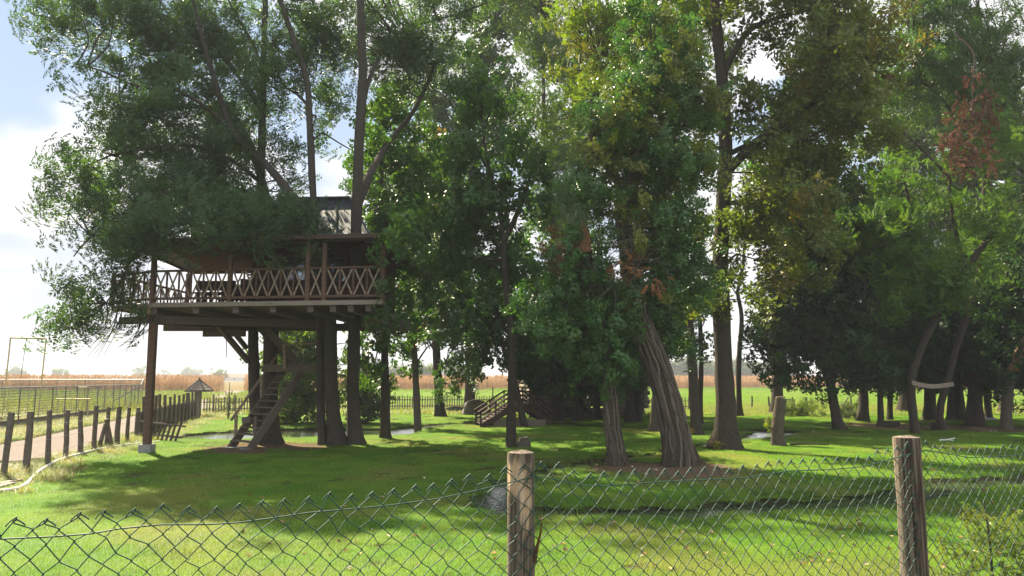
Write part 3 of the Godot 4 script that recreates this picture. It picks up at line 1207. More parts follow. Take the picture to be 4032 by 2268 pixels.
	for k in 12:
		var t := (k + .75) / 12.6
		var a := lf.lerp(lt, t) + up * .05
		var b := rf2.lerp(rt, t) + up * .05
		bar(st, "tread", a, b, .25, .04, M.stair)
	# landing between the trunks
	for k in 5:
		var z := -25.15 - k * .23
		bar(st, "landing_board", Vector3(at(1068, 1440, 25.80).x, 2.53, z), Vector3(at(1262, 1440, 25.40).x, 2.53, z), .2, .045, M.stair)
	bar(st, "landing_beam", Vector3(at(1060, 1440, 25.80).x, 2.41, -25.1), Vector3(at(1262, 1440, 25.40).x, 2.41, -25.1), .07, .2, M.stair)
	bar(st, "landing_beam", Vector3(at(1060, 1440, 25.80).x, 2.41, -26.1), Vector3(at(1262, 1440, 25.40).x, 2.41, -26.1), .07, .2, M.stair)
	var ua := at(1172, 1432, 25.35); var ub := at(1040, 1284, 25.35)
	var ua2 := ua + Vector3(-.32, 0, -.55); var ub2 := ub + Vector3(-.32, 0, -.55)
	bar(st, "stringer", ua, ub, .07, .24, M.stair)
	bar(st, "stringer", ua2, ub2, .07, .24, M.stair)
	for k in 7:
		var t := (k + .6) / 7.4
		bar(st, "tread", ua.lerp(ub, t), ua2.lerp(ub2, t), .24, .04, M.stair)
	# handrails and newels
	bar(st, "handrail", at(910, 1655, 24.50), at(1094, 1396, 25.75), .06, .07, M.brace)
	for q in [[929, 1632, 1712, 24.6], [1029, 1489, 1588, 25.2]]:
		bar(st, "newel", at(q[0], q[2], q[3]), at(q[0], q[1], q[3]), .08, .08, M.brace, Vector3.BACK)
	bar(st, "newel", at(1122, 1452, 25.05), at(1119, 1357, 25.05), .09, .09, M.brace, Vector3.BACK)
	bar(st, "handrail", at(1112, 1357, 25.05), at(1258, 1352, 25.00), .06, .06, M.brace)
	bar(st, "handrail", at(1185, 1380, 25.10), at(1128, 1352, 25.05), .06, .06, M.stair)
	bar(st, "newel", at(1006, 1762, 23.95), at(1006, 1640, 23.95), .09, .09, M.stair, Vector3.BACK)
	bar(st, "newel", at(925, 1745, 24.50), at(931, 1634, 24.55), .08, .08, M.brace, Vector3.BACK)
	bar(st, "box_rail", at(956, 1655, 24.10), at(988, 1653, 24.00), .1, .19, M.stair)
	bar(st, "footing_slab", lf + Vector3(-.18, -.02, .05), lf + Vector3(.5, -.02, .1), .3, .07, M.concrete)
	bar(st, "footing_slab", rf2 + Vector3(-.25, -.02, .05), rf2 + Vector3(.1, -.02, .1), .22, .07, M.concrete)

func table_set() -> void:
	var up := Vector3.UP
	var t := thing("picnic_table", "dark wooden table with a thick top on the tree house porch", "table", Vector3(-9.05, DECK, -24.4))
	for k in 4:
		bar(t, "top_plank", t.position + Vector3(-.75, .74, -.3 + k * .2), t.position + Vector3(.75, .74, -.3 + k * .2), .19, .05, M.furniture)
	for sx in [-.6, .6]:
		for sz in [-.25, .25]:
			bar(t, "leg", t.position + Vector3(sx, 0, sz), t.position + Vector3(sx, .715, sz), .08, .08, M.furniture, Vector3.BACK)
	var spots := [[-9.0, -23.6, 0.0, "dark wooden bench with low back nearest the porch railing"], [-9.05, -25.3, PI, "dark wooden bench on the far side of the porch table"], [-7.6, -23.3, .3, "dark wooden bench beside the cabin door on the porch"]]
	for q in spots:
		var b := thing("porch_bench", q[3], "bench", Vector3(q[0], DECK, q[1]), "benches on the tree house porch")
		var xf := Basis(up, q[2])
		for k in 2:
			bar(b, "seat_plank", b.position + xf * Vector3(-.6, .43, -.1 + k * .19), b.position + xf * Vector3(.6, .43, -.1 + k * .19), .18, .04, M.furniture)
		bar(b, "backrest", b.position + xf * Vector3(-.6, .66, .24), b.position + xf * Vector3(.6, .66, .24), .03, .3, M.furniture)
		for sx in [-.52, .52]:
			bar(b, "leg", b.position + xf * Vector3(sx, 0, -.12), b.position + xf * Vector3(sx, .41, -.12), .07, .07, M.furniture, Vector3.BACK)
			bar(b, "leg", b.position + xf * Vector3(sx, 0, .2), b.position + xf * Vector3(sx, .82, .25), .07, .07, M.furniture, Vector3.BACK)

# ---------- front chain link fence ----------
const ALONG := Vector3(.89, 0, -.456)
const LINK0 := Vector3(.045, 0, -4.02)

var wire_marks := []

func wire_top(t: float) -> float:
	for k in wire_marks.size() - 1:
		if t <= wire_marks[k + 1].x or k == wire_marks.size() - 2:
			var f := clampf((t - wire_marks[k].x) / (wire_marks[k + 1].x - wire_marks[k].x), 0, 1)
			return lerpf(wire_marks[k].y, wire_marks[k + 1].y, f)
	return 1.5

func make_chain_link() -> void:
	# the sagging top wire, read as [along, height]
	var marks := wire_marks
	for q in [[-260, 2108], [0, 2096], [233, 2086], [354, 2077], [466, 2058], [629, 2042], [815, 2042], [931, 2035], [1039, 2021], [1200, 1998], [1500, 1972], [1700, 1946], [1998, 1880], [2068, 1863], [2110, 1862], [2166, 1874], [2259, 1896], [2352, 1897], [2631, 1879], [2900, 1868], [3075, 1841], [3223, 1837], [3361, 1826], [3508, 1786], [3605, 1762], [3684, 1775], [3776, 1791], [4032, 1780], [4400, 1765]]:
		var r := at(q[0], q[1], 1.0) - Vector3(0, EYE, 0)
		# sight line against the fence's upright plane
		var nrm := Vector3(ALONG.z, 0, -ALONG.x)
		var k := LINK0.dot(nrm) / r.dot(nrm)
		var p := r * k
		marks.append(Vector2((p - LINK0).dot(ALONG), EYE + p.y))
	var root := thing("chain_link_fence", "green chain link fence with a sagging top wire across the foreground", "fence", LINK0 + Vector3(0, .45, 0))
	var out := Vector3(-ALONG.z, 0, ALONG.x)
	if out.z < 0: out = -out
	var w := .0485
	var edges := [-3.3, -.07, 2.95, 4.7]
	for span in 3:
		var s := Shape.new()
		var i0 := int(floor(edges[span] / w))
		var i1 := int(floor(edges[span + 1] / w))
		for i in range(i0, i1):
			var pts := []
			var rad := []
			for k in range(0, 24):
				var t := (i + (.5 if (k + i) % 2 else -.5)) * w
				var tt: float = i * w
				var y: float = wire_top(tt) + .045 - k * w * .98
				var jt := .018 * rough_noise.get_noise_2d(t * 22.0, y * 22.0) + .02 * rough_noise.get_noise_2d(t * 4.0, y * 4.0)
				var jy := .02 * rough_noise.get_noise_2d(t * 22.0 + 70.0, y * 22.0) + .02 * rough_noise.get_noise_2d(t * 5.0 + 9.0, y * 4.0)
				var sd := 1.0 if (k + i) % 2 else -1.0
				var base := LINK0 + out * .07 + ALONG * (t + jt) + Vector3(0, y + jy, 0)
				pts.append(base - ALONG * sd * .004 + Vector3(0, .006, 0) + out * .003 * sd)
				pts.append(base + ALONG * sd * .0035 + out * .0)
				pts.append(base - ALONG * sd * .004 - Vector3(0, .006, 0) - out * .003 * sd)
			tube(s, pts, taper(pts.size(), .0025, .0025), 4, 0, 0, Color.WHITE, false)
			if i % 2 == 0:
				# the twisted pair of wire ends that stands above each top diamond
				var e: Vector3 = pts[0]
				var hook := [e + Vector3(0, -.002, 0), e + ALONG * .006 + Vector3(0, .012, 0) + out * .004, e - ALONG * .016 - Vector3(0, .004, 0) + out * .006, e - ALONG * .03 - Vector3(0, .022, 0) + out * .002]
				tube(s, hook, taper(4, .0034, .003), 4)
				var hook2 := [e + Vector3(0, .004, 0), e + ALONG * .018 - Vector3(0, .008, 0) - out * .004, e + ALONG * .034 - Vector3(0, .02, 0) + out * .003]
				tube(s, hook2, taper(3, .0034, .003), 4)
		part(root, "wire_netting", s.done(), M.wire)
	var line := []
	for q in marks:
		line.append(LINK0 + out * .075 + ALONG * q.x + Vector3(0, q.y - .012, 0))
	pole(root, "tension_wire", line, .0032, .0032, M.wire, 5, 0, 0, .2)
	pole(root, "tension_wire", [LINK0 + out * .075 - ALONG * 3.3 + Vector3(0, .75, 0), LINK0 + out * .075 + ALONG * 4.6 + Vector3(0, .78, 0)], .002, .002, M.wire, 5)
	var ty: float = wire_top(.02)
	for k in 2:
		var tie := []
		for j in 9:
			var a := TAU * j / 8
			tie.append(LINK0 + ALONG * (.02 + cos(a) * .03) + out * .076 + Vector3(0, ty - .03 + sin(a) * .035 + k * .02, 0))
		pole(root, "tie_wire", tie, .002, .002, M.wire, 4, 0, 0, .05)
	# round posts
	for q in [[0.045, -4.02, .0655, 1.725, "centre"], [2.705, -5.385, .083, 1.70, "right"]]:
		var s := Shape.new()
		var foot := Vector3(q[0], .2, q[1])
		var rows := 70
		var cols := 56
		rng.seed = 31 + int(q[0] * 10)
		for k in rows + 1:
			var y := lerpf(foot.y, q[3], float(k) / rows)
			for j in cols + 1:
				var a := TAU * (j % cols) / cols
				var ca := Vector3(cos(a), 0, sin(a))
				var streak := rough_noise.get_noise_3d(ca.x * 16.0, y * 2.2 + q[0] * 30.0, ca.z * 16.0)
				var fine := rough_noise.get_noise_3d(ca.x * 40.0 + 5.0, y * 7.0, ca.z * 40.0)
				var r: float = q[2] * (1.0 + .13 * streak + .06 * fine + .05 * (1.0 - float(k) / rows))
				if k == rows: r *= .97
				var c := Color(.07, .053, .04).lerp(Color(.225, .185, .145), clampf(.5 + streak * 1.7 + fine * 1.1, 0, 1))
				if streak < -.22 or fine < -.42:
					c = c.lerp(Color(.06, .045, .035), .75)
				if q[4] == "centre":
					# the bark is off near the top: bare tan wood with knots
					var hole := Vector2((a - 1.95) * .9, (y - 1.60) * 11.0).length()
					var hole2 := Vector2((a - 1.2) * 1.6, (y - 1.50) * 7.0).length()
					var bare := smoothstep(1.15, .7, minf(hole, hole2) + fine * .5 + streak * .3)
					r -= bare * .0035
					c = c.lerp(Color(.47, .31, .18).lerp(Color(.62, .47, .33), clampf(.5 + streak, 0, 1)), bare)
					if y < 1.44 and y > 1.0 and a < 2.5:
						c = c.lerp(Color(.17, .13, .095), clampf(.35 + fine, 0, .6))
				s.vert(Vector3(foot.x, y, foot.z) + ca * r, (ca + Vector3(fine * .4, 0, streak * .3)).normalized(), c)
		for k in rows:
			for j in cols:
				var a := k * (cols + 1) + j
				var b := a + cols + 1
				s.i.append_array(PackedInt32Array([a, a + 1, b, a + 1, b + 1, b]))
		var post := part(root, "post", s.done(), M.worn)
		var cap := Shape.new()
		var ring := rows * (cols + 1)
		var inner := []
		var mid := Vector3(foot.x, q[3] + .006, foot.z)
		for j in cols:
			var p: Vector3 = s.v[ring + j]
			var p2: Vector3 = s.v[ring + (j + 1) % cols]
			var c := Color(.21, .17, .135) * rf(.75, 1.1)
			var h1 := p.lerp(mid, .5) + Vector3(0, .008 + rf(-.002, .002), 0)
			var h2 := p2.lerp(mid, .5) + Vector3(0, .008, 0)
			cap.quad(p, h1, h2, p2, c)
			cap.tri(h1, mid + Vector3(0, .002, 0), h2, c * .85)
		part(root, "post_top", cap.done(), M.worn)
	var sp := LINK0 + Vector3(.075, 0, .03)
	pole(root, "splinter", [sp + Vector3(-.008, 1.19, 0), sp + Vector3(.006, 1.27, .01), sp + Vector3(.022, 1.33, .012), sp + Vector3(.03, 1.385, .01)], .011, .003, M.torn, 6, .2, 0, .03)

# ---------- fences at the left and the back ----------
func picket_mesh(w: float, h: float, th: float) -> ArrayMesh:
	var s := Shape.new()
	box_into(s, Transform3D(Basis(), Vector3(0, h / 2, 0)), Vector3(w, h, th))
	s.tri(Vector3(-w / 2, h, th / 2), Vector3(0, h + w * .6, th / 2), Vector3(w / 2, h, th / 2))
	s.tri(Vector3(-w / 2, h, -th / 2), Vector3(w / 2, h, -th / 2), Vector3(0, h + w * .6, -th / 2))
	s.quad(Vector3(-w / 2, h, -th / 2), Vector3(0, h + w * .6, -th / 2), Vector3(0, h + w * .6, th / 2), Vector3(-w / 2, h, th / 2))
	s.quad(Vector3(w / 2, h, th / 2), Vector3(0, h + w * .6, th / 2), Vector3(0, h + w * .6, -th / 2), Vector3(w / 2, h, -th / 2))
	return s.done()

func picket_run(root: Node3D, a: Vector3, b: Vector3, step: float, h: float, w: float, m: Material) -> void:
	var l := a.distance_to(b)
	var dir := (b - a).normalized()
	var mesh := picket_mesh(w, h, .022)
	var n := int(l / step)
	for k in n:
		var p := a + dir * (k + .5) * step
		var bs := Basis(dir, Vector3.UP, dir.cross(Vector3.UP)) * Basis(Vector3.BACK, rf(-.03, .03))
		part(root, "picket", mesh, m, Transform3D(bs.scaled_local(Vector3(1, rf(.93, 1.06), 1)), p + Vector3(0, .06, 0)))
	for y in [.28, h * .8]:
		bar(root, "rail", a + Vector3(0, y, 0) - dir.cross(Vector3.UP) * .035, b + Vector3(0, y, 0) - dir.cross(Vector3.UP) * .035, .04, .06, m)

func rough_post(root: Node3D, called: String, p: Vector3, h: float, r: float, m: Material, lean := .05) -> void:
	var q := p + Vector3(rf(-lean, lean) * h, h, rf(-lean, lean) * h)
	pole(root, called, [p - Vector3(0, .15, 0), p.lerp(q, .35) + Vector3(rf(-.02, .02), 0, 0), p.lerp(q, .7) + Vector3(rf(-.02, .02), 0, 0), q], r * 1.1, r * .92, m, 9, .3)

func make_fences() -> void:
	rng.seed = 5
	var f := thing("pole_fence", "rough fence of dark round poles beside the gravel track on the left", "fence", on_ground(12, 1878))
	for q in [[-190, 1900, 1632], [12, 1878, 1624], [104, 1856, 1622], [186, 1830, 1616], [256, 1805, 1613], [317, 1786, 1615], [370, 1775, 1596], [417, 1760, 1603], [461, 1752, 1602], [499, 1740, 1604], [536, 1726, 1605], [571, 1716, 1606]]:
		var g := on_ground(q[0], q[1])
		var h: float = at(q[0], q[2], -g.z).y
		rough_post(f, "pole", g, h, rf(.056, .074), M.pole, .05)
	for q in [[417, 1757, 390, 1764], [419, 1757, 441, 1762]]:
		var g := on_ground(q[2], q[3])
		var t := at(q[0], 1668 if q[2] < 400 else 1650, 23.9)
		pole(f, "prop", [g, g.lerp(t, .5), t], .07, .06, M.pole, 8, .3)
	# thin wires strung along the poles
	for y in [.3, .62, .95]:
		var pts := []
		for q in [[-190, 1900], [12, 1878], [186, 1830], [317, 1786], [417, 1760], [571, 1716]]:
			pts.append(on_ground(q[0], q[1]) + Vector3(.09, y + rf(-.03, .03), 0))
		pole(f, "wire", pts, .003, .003, M.steel, 4, 0, 0, 1.5)
	# plank fence up to the lantern post
	var a := on_ground(545, 1724)
	var b := on_ground(772, 1644)
	var p := thing("plank_fence", "weathered plank fence with tall posts leading to the roofed wooden pillar", "fence", a)
	picket_run(p, a, b, .135, .82, .115, M.picket)
	var l := a.distance_to(b)
	for k in 13:
		rough_post(p, "post", a.lerp(b, (k + .3) / 13.0) + Vector3(.06, 0, .05), rf(1.3, 1.5), .062, M.pole, .03)
	# back picket fence in two runs
	var c := on_ground(796, 1630)
	var e := on_ground(1480, 1616)
	var g2 := on_ground(1990, 1614)
	p = thing("picket_fence", "long low picket fence between the pond garden and the meadow", "fence", c)
	picket_run(p, c, e, .165, .86, .07, M.picket)
	picket_run(p, e, g2, .165, .86, .07, M.picket)
	for k in 9:
		rough_post(p, "post", c.lerp(e, (k + .5) / 9.0) + Vector3(0, 0, -.1), rf(1.0, 1.45), .05, M.pole, .05)
	for k in 5:
		rough_post(p, "post", e.lerp(g2, (k + .5) / 5.0) + Vector3(0, 0, -.1), rf(1.2, 1.7), .045, M.pole, .06)
	var h1 := on_ground(2500, 1618)
	var h2 := on_ground(2770, 1618)
	p = thing("light_picket_fence", "pale picket fence seen behind the twisted ivy trunk", "fence", h1)
	picket_run(p, h1, h2, .2, .8, .07, M.plank)
	for k in 3:
		rough_post(p, "post", h1.lerp(h2, (k + .4) / 3.0), 1.25, .05, M.pole, .06)
	# pasture fence: thin posts and wire
	p = thing("pasture_fence", "thin dark posts with wires along the sunny pasture at right", "fence", on_ground(2962, 1608))
	var tops := []
	for q in [[2840, 1606, 1566], [2962, 1608, 1560], [3028, 1608, 1561], [3120, 1609, 1564], [3178, 1610, 1563], [3238, 1610, 1563], [3352, 1604, 1560], [3500, 1606, 1562], [3640, 1608, 1560], [3780, 1608, 1562], [3902, 1640, 1560], [4060, 1642, 1560]]:
		var g := on_ground(q[0], q[1])
		var h: float = at(q[0], q[2], -g.z).y
		rough_post(p, "post", g, h, .065, M.pole, .06)
		tops.append(g + Vector3(0, h, 0))
	pole(p, "brace", [on_ground(3312, 1607), at(3340, 1565, 56)], .05, .05, M.pole, 6)
	for y in [.25, .6, .9]:
		var pts := []
		for t in tops:
			pts.append(t - Vector3(0, y, 0))
		pole(p, "wire", pts, .004, .004, M.steel, 3, 0, 0, 4.0)
	# the broken gate leaf leaning by the tree house post
	var ga := on_ground(545, 1728)
	var gb := on_ground(700, 1745)
	var gate := thing("broken_gate", "small broken picket gate leaning crookedly behind the tree house post", "gate", ga)
	var dir := (gb - ga).normalized()
	for k in 9:
		var q := ga.lerp(gb, (k + .3) / 9.0)
		var lean := Vector3(.17, .72 + .09 * (1.0 - k / 9.0), -.1)
		bar(gate, "picket", q + Vector3(0, -.02, 0), q + lean + Vector3(0, rf(-.04, .05), 0), .075, .025, M.pole, dir)
	for y in [.2, .6]:
		bar(gate, "rail", ga + Vector3(y * .24 - .1, y, -.02), gb + Vector3(y * .24 + .08, y - .1 * y, -.02), .03, .06, M.pole)

func make_enclosure() -> void:
	var a := on_ground(-180, 1715)
	var b := on_ground(20, 1690)
	var c := on_ground(548, 1612)
	var root := thing("net_enclosure", "green wire net enclosure with thin metal posts and a low board", "enclosure", b)
	var dir := (c - b).normalized()
	var l := a.distance_to(c)
	bar(root, "base_board", a + Vector3(0, .14, 0), c + Vector3(0, .14, 0), .04, .34, M.pole)
	pole(root, "top_rail", [a + Vector3(0, 1.72, 0), c + Vector3(0, 1.66, 0)], .028, .028, M.iron, 6)
	var far_l := on_ground(-100, 1580)
	var far_r := on_ground(560, 1586)
	pole(root, "top_rail", [far_l + Vector3(0, 2.0, 0), far_r + Vector3(0, 2.0, 0)], .03, .03, M.steel, 6)
	pole(root, "top_rail", [c + Vector3(0, 1.66, 0), far_r + Vector3(0, 2.0, 0)], .028, .028, M.iron, 6)
	for u in [0, 76, 146, 206, 258, 305, 347, 386, 417, 448, 474, 498, 520, 534, 546]:
		var t := 0.0
		for k in 60:
			var p := a.lerp(c, k / 59.0)
			var m := at(u, 1600, -p.z)
			if m.x >= p.x:
				t = k / 59.0
		var q := a.lerp(c, t)
		pole(root, "post", [q, q + Vector3(0, 1.7, 0)], .028, .028, M.iron, 6)
	for k in 7:
		var q := far_l.lerp(far_r, k / 6.0)
		pole(root, "post", [q, q + Vector3(0, 2.0, 0)], .03, .03, M.iron, 6)
	pole(root, "brace", [c.lerp(far_r, .1) + Vector3(-2.6, .1, 0), c.lerp(far_r, .1) + Vector3(0, 1.6, 0)], .03, .03, M.iron, 6)
	# the net itself: fine wires
	var s := Shape.new()
	for run in [[a, c, 1.68], [far_l, far_r, 1.95], [c, far_r, 1.7]]:
		var p: Vector3 = run[0]
		var q: Vector3 = run[1]
		var ln := p.distance_to(q)
		var dd := (q - p).normalized()
		var n := int(ln / .13)
		for k in n:
			var x := p + dd * k * .13
			s.quad(x + Vector3(0, .3, 0), x + Vector3(0, run[2], 0), x + dd * .018 + Vector3(0, run[2], 0), x + dd * .018 + Vector3(0, .3, 0))
		for k in 12:
			var y := .3 + k * (float(run[2]) - .3) / 11.0
			s.quad(p + Vector3(0, y, 0), p + Vector3(0, y + .018, 0), q + Vector3(0, y + .018, 0), q + Vector3(0, y, 0))
	part(root, "wire_net", s.done(), M.net)
	# tall pale frame with a hanging rope
	var fa := on_ground(6, 1668)
	var fb := on_ground(147, 1664)
	var g := thing("swing_frame", "tall thin pale metal frame with a rope hanging from its top bar", "frame", fa)
	var h := 4.02
	pole(g, "upright", [fa, fa + Vector3(.12, h, 0)], .035, .035, M.yellow, 6)
	pole(g, "upright", [fb, fb + Vector3(.14, h, 0)], .035, .035, M.yellow, 6)
	pole(g, "top_bar", [fa + Vector3(.08, h, 0), fb + Vector3(.18, h, 0)], .04, .04, M.yellow, 6)
	pole(g, "rope", [fa.lerp(fb, .52) + Vector3(0, h, 0), fa.lerp(fb, .46) + Vector3(0, 2.6, 0), fa.lerp(fb, .44) + Vector3(0, 2.15, 0)], .014, .014, M.pole, 5)
	# yellow bars set up inside
	for q in [[225, 346, 1571, 1625, 40.0, "low yellow hurdle bar standing inside the net enclosure"], [308, 336, 1525, 1618, 43.0, "narrow yellow metal stand with a short top bar in the enclosure"], [0, 72, 1640, 1668, 36.0, "low yellow bar near the left end of the net enclosure"]]:
		var p := at(q[0], q[3], q[4]); p.y = 0
		var r := at(q[1], q[3], q[4]); r.y = 0
		var y: float = at(q[0], q[2], q[4]).y
		var hb := thing("yellow_hurdle", q[5], "hurdle", p, "yellow bars in the enclosure")
		pole(hb, "leg", [p, p + Vector3(0, y, 0)], .03, .03, M.yellow, 6)
		pole(hb, "leg", [r, r + Vector3(0, y, 0)], .03, .03, M.yellow, 6)
		pole(hb, "cross_bar", [p + Vector3(-.1, y, 0), r + Vector3(.1, y, 0)], .03, .03, M.yellow, 6)

# ---------- things in the garden ----------
func make_bridge() -> void:
	var up := Vector3.UP
	var nl := on_ground(1893, 1684); var nr := on_ground(2172, 1672)
	var shift := on_ground(1864, 1668) - nl
	shift *= .62
	var root := thing("footbridge", "dark arched wooden footbridge with stepped ramps and slanting rails over the stream", "bridge", nl)
	var deck := .86
	var dir := (nr - nl).normalized()
	var l := nl.distance_to(nr)
	var p1 := nl + dir * l * .40 + up * deck
	var p2 := nl + dir * l * .68 + up * deck
	for sd in [Vector3.ZERO, shift]:
		bar(root, "stringer", nl + sd + up * .05, p1 + sd - up * .12, .08, .24, M.furniture)
		bar(root, "stringer", p1 + sd - up * .12 - dir * .05, p2 + sd - up * .12 + dir * .05, .078, .238, M.furniture)
		bar(root, "stringer", p2 + sd - up * .12, nr + sd + up * .05, .08, .24, M.furniture)
		for y in [.26, .46, .66]:
			bar(root, "handrail", nl + sd + up * y - dir * .12, p1 + sd + up * y, .07, .06, M.furniture)
			bar(root, "handrail", p1 + sd + up * y, p2 + sd + up * y, .068, .058, M.furniture)
			bar(root, "handrail", p2 + sd + up * y, nr + sd + up * y + dir * .12, .07, .06, M.furniture)
		for q in [nl, nl.lerp(p1, .5), p1, p2, p2.lerp(nr, .5), nr]:
			bar(root, "post", q + sd - up * .1, q + sd + up * .7, .08, .08, M.furniture, Vector3.BACK)
	for k in 9:
		var a := nl.lerp(p1, (k + .7) / 9.0) + up * .08
		bar(root, "step", a, a + shift, .2, .04, M.furniture)
	for k in 6:
		var a := p1.lerp(p2, (k + .5) / 6.0) + up * .02
		bar(root, "deck_board", a, a + shift, .16, .04, M.furniture)
	for k in 8:
		var a := p2.lerp(nr, (k + .3) / 8.0) + up * .08
		bar(root, "step", a, a + shift, .2, .04, M.furniture)
	for k in 3:
		var g := on_ground(1940 + k * 2, 1690, -.1) + Vector3(0, .1 + k * .12, -.12)
		bar(root, "bank_board", g, g + Vector3(2.3, 0, -.15), .05, .115, M.deck)

func make_log_cabin() -> void:
	var up := Vector3.UP
	var a := Vector3(1.1, 0, -41.7)
	var b := Vector3(7.2, 0, -42.5)
	var root := thing("log_cabin", "dark log cabin on a stone base in the shade behind the footbridge", "cabin", a)
	var dir := (b - a).normalized()
	var back := Vector3(dir.z, 0, -dir.x)
	if back.z > 0: back = -back
	rng.seed = 4
	var stone := []
	for k in 6:
		var s := Shape.new()
		var rad := [.16, .2, .17]
		tube(s, [Vector3(-.2, 0, 0), Vector3(0, .02, 0), Vector3(.2, 0, 0)], rad, 7, .5)
		stone.append(s.done())
	for k in 19:
		for r in 2:
			part(root, "base_stone", stone[(k * 3 + r) % 6], M.stone, Transform3D(Basis(up, rf(-.2, .2)).rotated(Vector3.RIGHT, rf(0, 3)), a + dir * (k + .5 * r) * .32 + up * (.12 + r * .24)))
	for k in 9:
		var y := .62 + k * .235
		var jut := .25 if k % 2 else .12
		for run in [[0.0, 3.0], [4.0, 6.2]]:
			pole(root, "log", [a + dir * (run[0] - (jut if run[0] == 0.0 else 0.0)) + up * y, a + dir * (float(run[1]) + (jut if run[1] > 5 else 0.0)) + up * y], .125, .118, M.deck if k % 3 else M.picket, 8, .15, 0, 2.0)
		pole(root, "log", [a - dir * .02 + up * (y + .11) + back * -.25, a - dir * .02 + up * (y + .11) + back * 5], .122, .12, M.deck, 8, .15, 0, 2.0)
		pole(root, "log", [b + up * (y + .11) - back * .25, b + up * (y + .11) + back * 5], .122, .12, M.deck, 8, .15, 0, 2.0)
		pole(root, "log", [a + back * 5 + up * y, b + back * 5 + up * y], .122, .12, M.deck, 8, .1, 0, 4.0)
	# door between the two stretches of wall, and a window
	var door := Node3D.new()
	door.name = "door"
	root.add_child(door)
	for k in 5:
		bar(door, "board", a + dir * (3.1 + k * .2) + up * .6 + back * .03, a + dir * (3.1 + k * .2) + up * 2.6 + back * .03, .19, .05, M.stair, back)
	bar(root, "lintel", a + dir * 2.95 + up * 2.66, a + dir * 4.05 + up * 2.66, .2, .14, M.stair)
	slab(root, "roof", [a - dir * .7 + up * 2.75 - back * .8, a - dir * .7 + up * 4.6 + back * 2.5, b + dir * .7 + up * 4.6 + back * 2.5, b + dir * .7 + up * 2.75 - back * .8], .12, M.beam)
	slab(root, "roof", [b + dir * .7 + up * 2.75 + back * 5.8, b + dir * .7 + up * 4.6 + back * 2.5, a - dir * .7 + up * 4.6 + back * 2.5, a - dir * .7 + up * 2.75 + back * 5.8], .12, M.beam)
	for e in [a, b]:
		slab(root, "gable", [e + up * 2.75, e + up * 4.5 + back * 2.5, e + up * 2.75 + back * 5], .1, M.stair)

func make_pillar() -> void:
	var g := on_ground(779, 1640)
	var up := Vector3.UP
	var root := thing("roofed_pillar", "wooden pillar with a small shingled pyramid roof at the plank fence end", "pillar", g)
	bar(root, "post", g - up * .1, g + up * 1.5, .25, .27, M.picket, Vector3.BACK)
	var e := 1.45
	var top := 2.03
	var c := []
	for k in 4:
		var a := PI / 4 + k * PI / 2
		c.append(g + Vector3(cos(a) * .78, e, sin(a) * .78))
	for k in 4:
		var p: Vector3 = c[k]
		var q: Vector3 = c[(k + 1) % 4]
		bar(root, "hip_board", p, g + up * (top + .03), .06, .05, M.beam)
		bar(root, "eave_beam", p - up * .05, q - up * .05, .07, .07, M.beam)
		# courses of shingles on each face
		for r in 4:
			var t0 := r / 4.2
			var t1 := minf((r + 1.35) / 4.2, 1.0)
			var n := 7 - r * 2
			var apex := g + up * top
			for j in n:
				var f0 := (j + .04) / n
				var f1 := (j + .96) / n
				var s := Shape.new()
				var lift := up * (.03 + .012 * (j % 2))
				var w0 := p.lerp(q, f0).lerp(apex, t0) + lift
				var w1 := p.lerp(q, f1).lerp(apex, t0) + lift
				var w2 := p.lerp(q, f1).lerp(apex, t1)
				var w3 := p.lerp(q, f0).lerp(apex, t1)
				s.quad(w0, w1, w2, w3)
				s.quad(w0 - up * .03, w0, w1, w1 - up * .03)
				part(root, "shingle", s.done(), M.deck if (j + r) % 3 else M.picket)
	pole(root, "finial", [g + up * 2.0, g + up * 2.16], .06, .03, M.beam, 7)
	bar(root, "cross_arm", g + up * 1.45 - Vector3(.55, 0, 0), g + up * 1.45 + Vector3(.55, 0, 0), .08, .09, M.beam)

